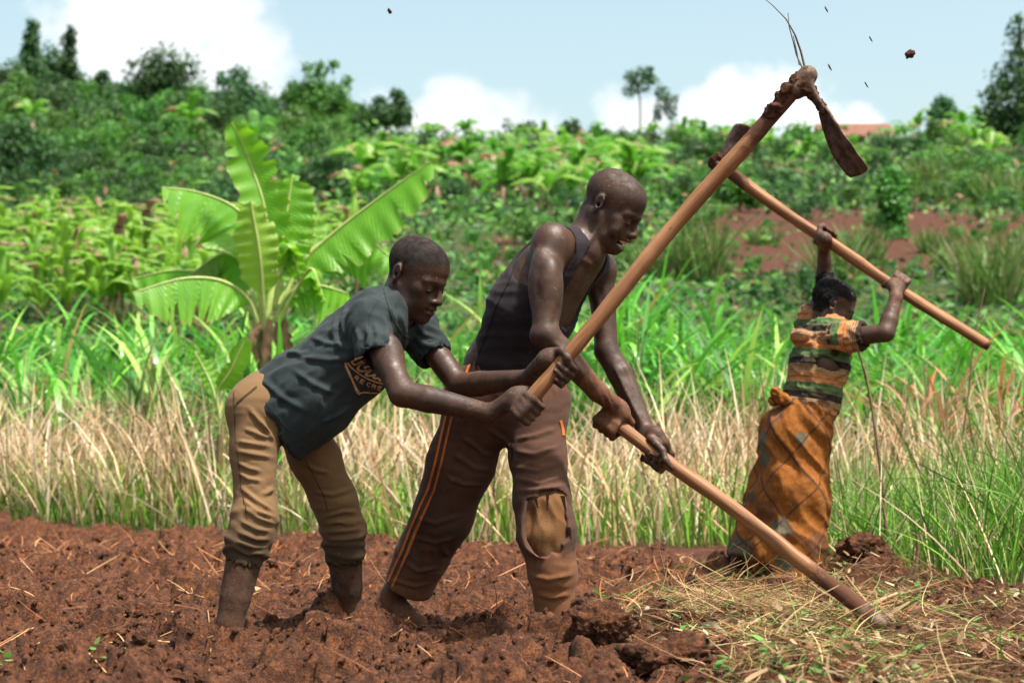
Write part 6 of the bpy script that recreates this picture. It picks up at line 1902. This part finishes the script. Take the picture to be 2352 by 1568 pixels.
def build_hillside():
    r = np.random.default_rng(31)
    # ---- banana groves
    protos = [banana_proto(s, d) for s, d in ((1, 2), (2, 1), (3, 3), (4, 2), (5, 1), (6, 3), (7, 1))]
    narrow = [banana_proto(s, d, .135, .30, 3) for s, d in ((11, 1), (12, 0), (13, 1), (14, 1), (15, 0))]
    for a_, b_ in narrow: a_.materials.clear(); a_.materials.append(M_BLEAFL)
    def banana(x, Y, sc, label, group, k):
        if 1865 < x / Y * FPX + 1176 < 2080 and 100 < Y < 174: Y += 22; x *= Y / (Y - 22)      # keep the farmyard clear
        z = float(terr(np.array([x]), np.array([Y]))[0])
        m1, m2 = (narrow[k % 5] if 'left grove' in group else protos[k % 7])
        lim = {'left': (32, 38), 'middle': (73, 88), 'upper left': (95, 110), 'ridge': (162, 178), 'upper right': (108, 124)}
        lm = next(v for q, v in lim.items() if q in group.replace('upper left', 'upper left') and not (q == 'left' and 'upper left' in group))
        pxx = x / Y * FPX + 1176
        side = ('left end', 'left half', 'centre', 'right half', 'right end')[int(np.clip(pxx / 470.4, 0, 4))] if 'left' not in group else ('left edge', 'left third', 'near the young plant', 'right of the young plant', 'right end')[int(np.clip(pxx / 150, 0, 4))]
        label = label + (', front row, ' if Y < lm[0] else ', middle row, ' if Y < lm[1] else ', back row, ') + side
        o = empty('banana_plant', (x, Y, z - .05), label, 'banana plant', group); o.rotation_euler = (0, 0, r.uniform(0, 6.28)); o.scale = (sc, sc, sc * r.uniform(.9, 1.1))
        link('leaf_crown', m1, o); link('stem', m2, o)
    k = 0
    for i in range(140):                               # bright grove on the left, behind the young banana
        Y = 27 + 17 * ((i * .618) % 1); u = -.275 + .165 * r.random()
        if i > 122: u = -.12 + .05 * r.random(); Y = 30 + 12 * r.random()
        banana(u * Y, Y, r.uniform(.40, .62), 'banana plant in the sunlit left grove', 'banana plants of the left grove', k); k += 1
    for i in range(60):                               # grove in the middle, stems showing
        Y = 62 + 38 * r.random(); u = -.085 + .165 * r.random()
        banana(u * Y, Y, r.uniform(.7, 1.05), 'banana plant with brown hanging leaves on middle slope', 'banana plants on the middle slope', k); k += 1
    for i in range(4):
        Y = 78 + 45 * r.random(); u = -.27 + .17 * r.random()
        banana(u * Y, Y, r.uniform(1.0, 1.4), 'banana plant on the upper left slope', 'banana plants on the upper left slope', k); k += 1
    for i in range(62):                               # ridge line
        Y = 150 + 45 * r.random(); u = -.06 + .33 * r.random()
        banana(u * Y, Y, r.uniform(.8, 1.15), 'small banana plant along the far ridge', 'banana plants along the ridge', k); k += 1
    for i in range(26):
        Y = 95 + 45 * r.random(); u = .02 + .25 * r.random()
        banana(u * Y, Y, r.uniform(.8, 1.2), 'banana plant on the upper right slope', 'banana plants on the upper right slope', k); k += 1

    # ---- shrubs
    sh = []
    for s in range(6):
        rr = np.random.default_rng(100 + s)
        n = rr.integers(6, 10)
        cs = np.stack([rr.normal(0, .42, n), rr.normal(0, .42, n), rr.uniform(.35, 1.15, n)], 1); rd = rr.uniform(.28, .5, n)
        V, F, tone = leaf_cloud(rr, cs, rd, 1100, .10, .4)
        me = mesh_np('shrub_foliage', V, F, [M_SHRUB, M_TREEL, M_TREE, M_SHRUB, M_TREEL, M_TREE][s], False, {'tone': tone})
        Vt, Ft, b = [], [], 0
        for q in range(4):
            e = cs[q]; v, f = tube(np.array([pv(0, 0, -.15), e * pv(.4, .4, .5), e]), np.array([.035, .025, .012]), 5); Vt.append(v); Ft.append(f + b); b += len(v)
        sh.append((me, mesh_np('shrub_stems', np.concatenate(Vt), np.concatenate(Ft), M_BARK, True)))
    def shrub(px, py, hpx, label, group, kind=None, Y=None, sx=1.0):
        Yd = depth_at(px, py) if Y is None else Y
        x, z = hill_point(px, Yd)
        sc = hpx / FPX * Yd / 1.5
        m1, m2 = sh[r.integers(0, 6) if kind is None else kind]
        if group != 'single bushes on the slope':
            label = label + ', ' + ('small, ' if hpx < 42 else 'medium, ' if hpx < 65 else 'tall, ') + ('at the far left', 'left of the banana plant', 'above the boy', 'left of the man', 'above the man', 'right of the man', 'above the person in stripes', 'near the right edge')[int(np.clip(px / 294, 0, 7))]
        o = empty('shrub', (x, Yd, z), label, 'shrub', group); o.rotation_euler = (0, 0, r.uniform(0, 6.28)); o.scale = (sc * sx, sc * sx, sc)
        link('foliage', m1, o); link('stems', m2, o)
    for i in range(60):
        shrub(r.uniform(-60, 640), r.uniform(375, 500), r.uniform(45, 80), 'dull green shrub above the left banana grove', 'shrubs above the left grove', kind=[0, 2, 3, 5][i % 4])
    for i in range(72):
        shrub(r.uniform(-60, 900), r.uniform(262, 385), r.uniform(45, 95), 'dark shrub below the left ridge trees', 'shrubs on the upper left slope')
    for i in range(34):
        shrub(r.uniform(-60, 900), r.uniform(238, 300), r.uniform(50, 95), 'dark leafy bush between the left ridge trees', 'bushes between the ridge trees', kind=[2, 5, 3][i % 3])
    for i in range(46):
        shrub(r.uniform(640, 1640), r.uniform(340, 560), r.uniform(35, 75), 'green shrub among middle slope bananas', 'shrubs on the middle slope')
    for i in range(62):
        shrub(r.uniform(1560, 2420), r.uniform(340, 480), r.uniform(38, 80), 'green shrub on terraces above the red field', 'shrubs above the red field')
    for i in range(48):
        shrub(r.uniform(1620, 2420), r.uniform(480, 640), r.uniform(14, 38), 'weed tuft in the bare red field', 'weed tufts in the red field', kind=[0, 4][i % 2])
    for i in range(24):
        shrub(r.uniform(900, 1560), r.uniform(560, 680), r.uniform(25, 55), 'low bush at the middle slope foot', 'bushes at the foot of the slope', kind=[0, 3, 4][i % 3])
    for (px, py, h, sx, kd, lab) in ((1208, 560, 75, 1.3, 4, 'round light green bush left of the bald head of the man'), (1838, 700, 105, .75, 2, 'dark bush just left of the raised arm of the person in stripes'),
                                     (1022, 400, 105, 1.05, 5, 'dark rounded bush above the tip of the right banana leaf'), (1440, 345, 55, 1.8, 5, 'wide dark bush on the ridge under the lone tree'),
                                     (2270, 690, 75, .9, 4, 'light bush beyond the hoe butt at far right'), (1860, 505, 70, 1.2, 2, 'dark bush above the red field, left of the slim tree'),
                                     (2080, 470, 60, 1.3, 0, 'bush on the terrace right of the slim tree'), (1960, 480, 55, 1.2, 0, 'bush on the terrace left of the slim tree'), (1330, 640, 60, 1.2, 0, 'bush behind the shoulder of the man')):
        shrub(px, py, h, lab, 'single bushes on the slope', kind=kd, sx=sx)

    # ---- trees
    def tree(name_lab, Y, blobs, trunk, leaf, mat, n=1500, group='trees on the ridge', size=None):
        """blobs: (px,py,r px); trunk: list of pixel polylines with radius in m"""
        base = trunk[0][0][0]
        b3 = [W(px, py, Y + r.uniform(-.5, .5) * rp / FPX * Y) for px, py, rp in blobs]; rd = [rp * 1.10 / FPX * Y for _, _, rp in blobs]
        x0 = (base[0] - 1176) / FPX * Y; z0 = float(terr(np.array([x0]), np.array([Y]))[0])
        root = empty('tree', (x0, Y, z0), name_lab, 'tree', group)
        V, F, tone = leaf_cloud(r, b3, rd, int(n * 1.9), size or .0021 * Y * .55 + .05, .35)
        part('crown', V, F, mat, root, smooth=False, attrs={'tone': tone})
        for k, (pts, r0) in enumerate(trunk):
            C3 = [W(px, py, Y) for px, py in pts]
            if k == 0: C3[0] = pv(x0, Y, z0 - .2)
            C3 = resample(C3, 10); v, f = tube(C3, np.linspace(r0, r0 * .35, 11), 7)
            part('trunk' if k == 0 else 'limb', v, f, M_BARK, root)
    T = tree
    T('slender feathery tree at far left, taller of two spires', 165, [(76, 60, 14), (72, 85, 17), (70, 110, 18), (66, 140, 22), (80, 160, 24)], [([(68, 230), (70, 150), (76, 60)], .12)], 0, M_TREE, 900)
    T('slender feathery tree right of the far left spire', 165, [(164, 72, 10), (158, 95, 15), (162, 120, 14), (156, 150, 18), (160, 175, 22)], [([(158, 230), (160, 160), (163, 75)], .10)], 0, M_TREE, 800)
    T('broad dark tree between the two slender spires', 168, [(110, 140, 34), (85, 165, 34), (140, 165, 34), (110, 195, 48), (60, 200, 36), (170, 200, 34)], [([(112, 260), (112, 160)], .25)], 0, M_TREE, 2200)
    T('small dark tree at the left picture edge', 160, [(30, 160, 20), (20, 185, 30), (45, 195, 26), (-15, 195, 40)], [([(25, 250), (28, 170)], .12)], 0, M_TREE, 1000)
    T('small tree on the ridge between spires and round tree', 172, [(235, 183, 17), (222, 200, 16), (248, 205, 16)], [([(234, 250), (235, 190)], .08)], 0, M_TREE, 500)
    T('big rounded tree on the left ridge', 150, [(375, 150, 40), (330, 175, 38), (420, 165, 38), (350, 215, 48), (415, 215, 46), (308, 215, 28), (375, 185, 46)], [([(372, 300), (372, 190)], .3), ([(372, 230), (330, 180)], .12), ([(372, 225), (415, 175)], .12)], 0, M_TREE, 2600)
    T('conical dark tree right of the big rounded tree', 150, [(512, 185, 18), (552, 175, 20), (545, 210, 36), (520, 235, 34), (585, 230, 32), (550, 255, 46), (610, 262, 30)], [([(550, 320), (550, 200)], .22)], 0, M_TREE, 2000)
    T('open crowned tree with reaching limbs on the left ridge', 140, [(705, 152, 12), (735, 160, 16), (768, 152, 12), (795, 185, 12), (720, 200, 30), (680, 215, 26), (770, 215, 26), (730, 245, 42), (690, 265, 30), (790, 255, 26)],
      [([(728, 350), (728, 230), (735, 165)], .18), ([(730, 240), (770, 200), (796, 180)], .08), ([(728, 235), (700, 190), (704, 150)], .08)], 0, M_TREEL, 1900)
    T('narrow leafy tree left of centre on the ridge', 160, [(910, 215, 13), (922, 235, 16), (872, 240, 16), (885, 262, 26), (925, 268, 22), (860, 275, 18)], [([(895, 330), (898, 250)], .1), ([(898, 265), (912, 215)], .05)], 0, M_TREE, 900)
    T('low ridge tree between open and narrow trees', 165, [(815, 275, 20), (835, 290, 22), (795, 290, 24)], [([(815, 330), (815, 285)], .1)], 0, M_TREE, 700)
    T('small tree on the ridge left of the lone tree', 175, [(1310, 298, 20), (1295, 308, 14), (1326, 308, 14)], [([(1310, 345), (1310, 300)], .1)], 0, M_TREE, 500)
    T('lone open tree standing against the sky at the centre', 170, [(1450, 178, 16), (1475, 170, 16), (1495, 182, 14), (1445, 208, 15), (1472, 200, 18), (1520, 215, 16), (1540, 232, 16), (1515, 248, 16), (1542, 258, 14), (1508, 270, 10), (1495, 160, 8)],
      [([(1470, 345), (1471, 260), (1468, 200), (1478, 170)], .10), ([(1480, 330), (1495, 285), (1525, 235)], .06), ([(1470, 225), (1450, 190)], .04)], 0, M_TREE, 1100, size=.17)
    T('round bright green tree below the raised hoe blade', 120, [(1835, 318, 34), (1805, 340, 30), (1865, 340, 30), (1835, 362, 44), (1800, 375, 28), (1872, 375, 26)], [([(1835, 430), (1835, 350)], .18)], 0, M_TREEL, 1700)
    T('small tree breaking the skyline at right', 172, [(2165, 240, 18), (2150, 260, 18), (2180, 262, 20)], [([(2165, 320), (2165, 250)], .1)], 0, M_TREE, 700)
    T('tall dark tree at the right edge with a spire top', 120, [(2340, 45, 12), (2330, 75, 16), (2352, 70, 16), (2320, 110, 16), (2350, 115, 26), (2335, 150, 30), (2300, 185, 26), (2355, 190, 40), (2285, 225, 28), (2330, 235, 48), (2275, 265, 32), (2340, 285, 50), (2400, 200, 60), (2400, 280, 60), (2290, 300, 34)],
      [([(2345, 380), (2345, 250), (2342, 60)], .3), ([(2345, 260), (2290, 190)], .12)], 0, M_TREE, 3600)
    T('slim leafy tree standing in the red field at right', 47, [(2046, 405, 22), (2032, 425, 20), (2060, 430, 22), (2040, 455, 26), (2058, 480, 24), (2042, 510, 26), (2060, 535, 26), (2046, 560, 26), (2062, 575, 20)], [([(2050, 620), (2050, 520), (2046, 410)], .06)], 0, M_SHRUB, 1700, 'small trees on the slope', .085)
    T('bushy tree over the dark undergrowth left of the man', 75, [(760, 390, 44), (720, 420, 40), (800, 420, 42), (760, 450, 50), (735, 485, 40)], [([(760, 540), (760, 430)], .12)], 0, M_TREE, 2200, 'small trees on the slope')
    T('leafy tree at the left edge above the grove', 80, [(40, 320, 50), (90, 350, 44), (-10, 350, 50), (45, 380, 50)], [([(45, 440), (45, 340)], .14)], 0, M_TREE, 2000, 'small trees on the slope')
    T('dense green tree on the slope right of the hoe blade', 95, [(2120, 395, 34), (2160, 375, 36), (2210, 390, 36), (2160, 415, 40)], [([(2160, 470), (2160, 400)], .14)], 0, M_TREEL, 1500, 'small trees on the slope')
    T('small leafy tree above the near red field', 60, [(1700, 420, 30), (1670, 440, 26), (1725, 448, 26)], [([(1700, 510), (1700, 440)], .08)], 0, M_TREEL, 1100, 'small trees on the slope')

    # ---- tall reed clumps
    rr = np.random.default_rng(8)
    for (px, py, hp, wp, lab) in ((1605, 640, 190, 60, 'tall reed clump behind the swung hoe handle'), (1930, 650, 160, 62, 'tall reed clump behind the raised forearms'), (2275, 700, 220, 75, 'tall dark reed clump at far right'),
                                  (2200, 640, 120, 50, 'tall reed clump left of the far right reeds'), (2120, 430, 90, 60, 'reed clump on the upper right terrace'), (2300, 470, 110, 70, 'reed clump at the right edge above the red field'), (1500, 640, 120, 50, 'reed clump beside the face of the man'), (2350, 640, 150, 45, 'reed clump cut by the right picture edge'), (1755, 560, 60, 40, 'short reed clump in the red field left of the raised arm'), (2150, 580, 80, 40, 'short reed clump in the red field right of the slim tree'), (1985, 600, 110, 50, 'reed clump behind the hoe handle over the raised hands')):
        Y = depth_at(px, py); x, z = hill_point(px, Y); s = Y / FPX
        n = 230
        a = rr.uniform(0, 6.28, n); rad = np.sqrt(rr.random(n)) * wp * s * .8
        base = np.stack([rad * np.cos(a), rad * np.sin(a), np.zeros(n) - .1], 1)
        L = hp * s * rr.uniform(.6, 1.05, n); ln = rr.normal(0, .14, (n, 2))
        d = np.concatenate([ln + base[:, :2] / (wp * s) * .18, np.ones((n, 1))], 1)
        bd = np.concatenate([ln * 1.1, -np.abs(rr.normal(0, .12, (n, 1)))], 1)
        V, F, bi, t = blades(base, L, np.full(n, 4.0 * s) * rr.uniform(.7, 1.5, n), d, bd, 5, r=rr)
        c = pick(rr, n, [(.10, .20, .04), (.16, .26, .06), (.22, .19, .10), (.07, .14, .03)], [3, 2.4, 1.6, 2])[bi]
        me = mesh_np('reed_clump', V, F, M_GRASS, True, {'Col': c})
        link('reed_clump', me, loc=(x, Y, z), label=lab, cat='reeds', group='tall reed clumps on the slope')
    # ---- undergrowth: low leaves all over the slope
    n = 105000
    Y = 19 * (195 / 19.) ** rr.random(n) ** .85; u = rr.uniform(-.34, .34, n)
    k_out = rr.random(n) < .38; u = np.where(k_out, np.sign(u) * rr.uniform(.30, .75, n), u); X = u * Y
    soilf = (u > .085) & (u < .32) & (Y > 37) & (Y < 63)
    keep = ~(soilf & (rr.random(n) < .90))
    keep &= ~((u > -.03) & (u < .06) & (Y > 38) & (Y < 50) & (rr.random(n) < .6))
    X, Y = X[keep], Y[keep]; n = len(X)
    clump = sstep(fbm(np.stack([X * .35, Y * .22, X * 0], 1), 3), -.25, .3)
    hgt = np.interp(Y, [19, 40, 100, 190], [.25, .45, 1.2, 1.6]) * clump * np.where(np.abs(X / Y) > .32, 1.6, 1.0)
    P = np.stack([X, Y, terr(X, Y) + hgt * rr.random(n)], 1)
    s = np.interp(Y, [19, 40, 100, 190], [.07, .10, .19, .30])[:, None] * rr.uniform(.6, 1.5, (n, 1)) * np.where(np.abs(X / Y) > .32, 1.7, 1.0)[:, None]
    nn = rr.normal(size=(n, 3)) * .7 + np.array([0, -.5, .8]); nn /= np.linalg.norm(nn, axis=1)[:, None]
    tt = np.cross(nn, rr.normal(size=(n, 3))); tt /= np.linalg.norm(tt, axis=1)[:, None]; bt = np.cross(nn, tt)
    V = np.stack([P - tt * s, P - bt * s * .45, P + tt * s, P + bt * s * .45], 1).reshape(-1, 3)
    c = pick(rr, n, [(.032, .130, .018), (.065, .210, .024), (.014, .052, .014), (.13, .30, .04), (.24, .14, .075)], [3.5, 2.4, 4, 1.2, .7])
    me = mesh_np('undergrowth', V, np.arange(4 * n).reshape(-1, 4), M_GRASS, False, {'Col': np.repeat(c, 4, 0)})
    link('undergrowth', me, kind='stuff', label='low green undergrowth covering the whole hillside', cat='undergrowth')
build_hillside()

# ---- farmhouse on the ridge
def box(x0, x1, y0, y1, z0, z1):
    V = np.array([(x, y, z) for z in (z0, z1) for y in (y0, y1) for x in (x0, x1)], float)
    return V, np.array([[0, 2, 3, 1], [4, 5, 7, 6], [0, 1, 5, 4], [2, 6, 7, 3], [0, 4, 6, 2], [1, 3, 7, 5]])
M_ROOF = flat('weathered_roof_tiles', (.17, .085, .062), .9, .15, 6, .4, .8); M_WALL = flat('red_mud_wall', (.26, .115, .07), .95, .1, 4, .25, .4)
M_DOORW = flat('old_door_wood', (.06, .04, .03), .8, .2)
def house(pxc, Y, wpx, eave_py, ridge_py, lab, depth=5.0):
    x = (pxc - 1176) / FPX * Y; w = wpx / FPX * Y
    ze, zr = W(pxc, eave_py, Y)[2], W(pxc, ridge_py, Y + depth / 2)[2]
    gz = float(terr(np.array([x]), np.array([Y]))[0])
    z0 = min(gz, ze - 2.3)
    root = empty('house', (x, Y, z0), lab, 'house', 'houses on the ridge')
    V, F = box(-w / 2 + .4, w / 2 - .4, .4, depth - .4, -.3, ze - z0); me = mesh_np('wall', V, F, M_WALL, False); link('wall', me, root)
    # gabled roof with two slopes of real thickness, rows of tiles as steps
    Vs, Fs, b = [], [], 0
    rows = 9; H = zr - ze
    for sgn in (0, 1):
        for i in range(rows):
            t0, t1 = i / rows, (i + 1) / rows
            ya, yb_ = (t0 * depth / 2 - .25 * (i == 0), t1 * depth / 2) if sgn == 0 else (depth - t0 * depth / 2 + .25 * (i == 0), depth - t1 * depth / 2)
            za, zb = ze - z0 + H * t0 + .06, ze - z0 + H * t1
            V = np.array([(-w / 2, ya, za - .08), (w / 2, ya, za - .08), (w / 2, yb_, zb), (-w / 2, yb_, zb), (-w / 2, ya, za), (w / 2, ya, za), (w / 2, yb_, zb + .08), (-w / 2, yb_, zb + .08)])
            Vs.append(V); Fs.append(np.array([[0, 3, 2, 1], [4, 5, 6, 7], [0, 1, 5, 4], [2, 3, 7, 6], [0, 4, 7, 3], [1, 2, 6, 5]]) + b); b += 8
    me = mesh_np('roof', np.concatenate(Vs), np.concatenate(Fs), M_ROOF, False); link('roof', me, root)
    V, F = box(-.5, .5, .30, .42, 0, 1.95); me = mesh_np('door', V, F, M_DOORW, False); link('door', me, root)
    V, F = box(w * .2, w * .2 + .8, .32, .42, 1.1, 1.9); me = mesh_np('window', V, F, M_DOORW, False); link('window', me, root)
house(1975, 172, 175, 314, 286, 'low house with brown tiled roof half hidden by bananas on the ridge')
house(2212, 165, 80, 312, 296, 'reddish roofed small house among bananas at the right of the ridge', 4.0)

# ---- stalks and sticks
def stick(pts, Y, rad, lab, mat, name='dry_stalk', cat='stalk', twigs=()):
    C3 = [W(px, py, Y + dy) for px, py, dy in pts]
    g = C3[0].copy()
    root = empty(name, tuple(g), lab, cat, 'single dry stalks')
    C = resample(C3, 24); v, f = tube(C, np.linspace(rad, rad * .55, 25) * (1 + .12 * np.sin(np.arange(25) * 2.3)), 7); part('stem', v, f, mat, root)
    for tw in twigs:
        C = resample([W(px, py, Y + dy) for px, py, dy in tw], 8); v, f = tube(C, np.linspace(rad * .55, rad * .2, 9), 5); part('twig', v, f, mat, root)
stick([(2036, 1235, 0), (2030, 1150, 0), (2018, 1040, 0), (2000, 920, .02), (1985, 850, .02), (1968, 795, 0)], 8.45, .0085, 'long crooked leafless stalk standing right of the orange skirt', M_BROWN, twigs=(((2018, 1040, 0), (2026, 1010, .02), (2030, 985, .03)), ((1990, 870, 0), (1984, 845, -.02), (1980, 835, -.02))))
stick([(1533, 1345, 0), (1526, 1310, 0), (1516, 1270, 0), (1511, 1235, 0)], 7.0, .0035, 'thin dark seed stalk rising from soil left of the cut grass', M_BROWN, twigs=(((1511, 1240, 0), (1502, 1226, 0)), ((1511, 1240, 0), (1522, 1228, 0)), ((1512, 1243, 0), (1512, 1222, 0))))
stick([(2095, 1345, 0), (2102, 1310, 0), (2108, 1262, 0), (2106, 1225, 0)], 7.6, .010, 'short broken brown stub beside the turned heap at right', M_BROWN, twigs=(((2108, 1255, 0), (2120, 1238, 0)), ((2106, 1230, 0), (2092, 1222, 0))))
stick([(2080, 1352, 0), (2088, 1325, 0), (2098, 1300, 0)], 7.45, .013, 'pale split stub leaning left of the broken brown stub', M_STRAWD)
stick([(1985, 1400, 0), (2020, 1380, 0), (2062, 1362, 0)], 6.4, .010, 'pale cut stalk lying on soil beside the planted hoe', M_PALE if 'M_PALE' in globals() else M_BROWN)
stick([(2210, 1010, 0), (2225, 900, 0), (2238, 780, 0), (2262, 660, 0)], 10.2, .006, 'tall thin weed stem with brown seed head at the right', M_BROWN, twigs=(((2236, 800, 0), (2222, 730, 0), (2226, 690, 0)), ((2240, 770, 0), (2270, 720, 0), (2280, 690, 0)), ((2230, 860, 0), (2255, 810, 0))))

# ---- bits of earth thrown up by the swinging hoe
for k, (px, py, Y, sc, asp, lab) in enumerate(((2090, 125, 5.0, .011, (1.3, 1, .9), 'larger lump of earth flying in the sky right of the hoe'), (895, 26, 5.0, .006, (.7, 1, 1.4), 'tiny lump of earth flying in the sky above the boy'),
                                               (1906, 155, 5.2, .0035, (.6, .6, 3), 'sliver of earth flying closest to the raised hoe head'), (2000, 90, 5.2, .003, (.6, .6, 3), 'tiny sliver of earth flying left of the larger lump'), (1990, 195, 5.2, .003, (.6, .6, 3), 'tiny sliver of earth flying below the larger lump'), (1898, 22, 5.2, .003, (.6, .6, 3), 'tiny sliver of earth flying near the top edge'))):
    V4, F4 = ICO3
    n = .4 * noise3(V4 * 1.5 + k * 5) + .2 * noise3(V4 * 4 + k)
    me = mesh_np('flying_clod', V4 * (1 + n)[:, None] * np.array(asp) * sc, F4, M_MUD, True)
    o = link('flying_clod', me, loc=tuple(W(px, py, Y)), label=lab, cat='soil clod', group='bits of earth in the air'); o.rotation_euler = (0, R_(-28), 0)
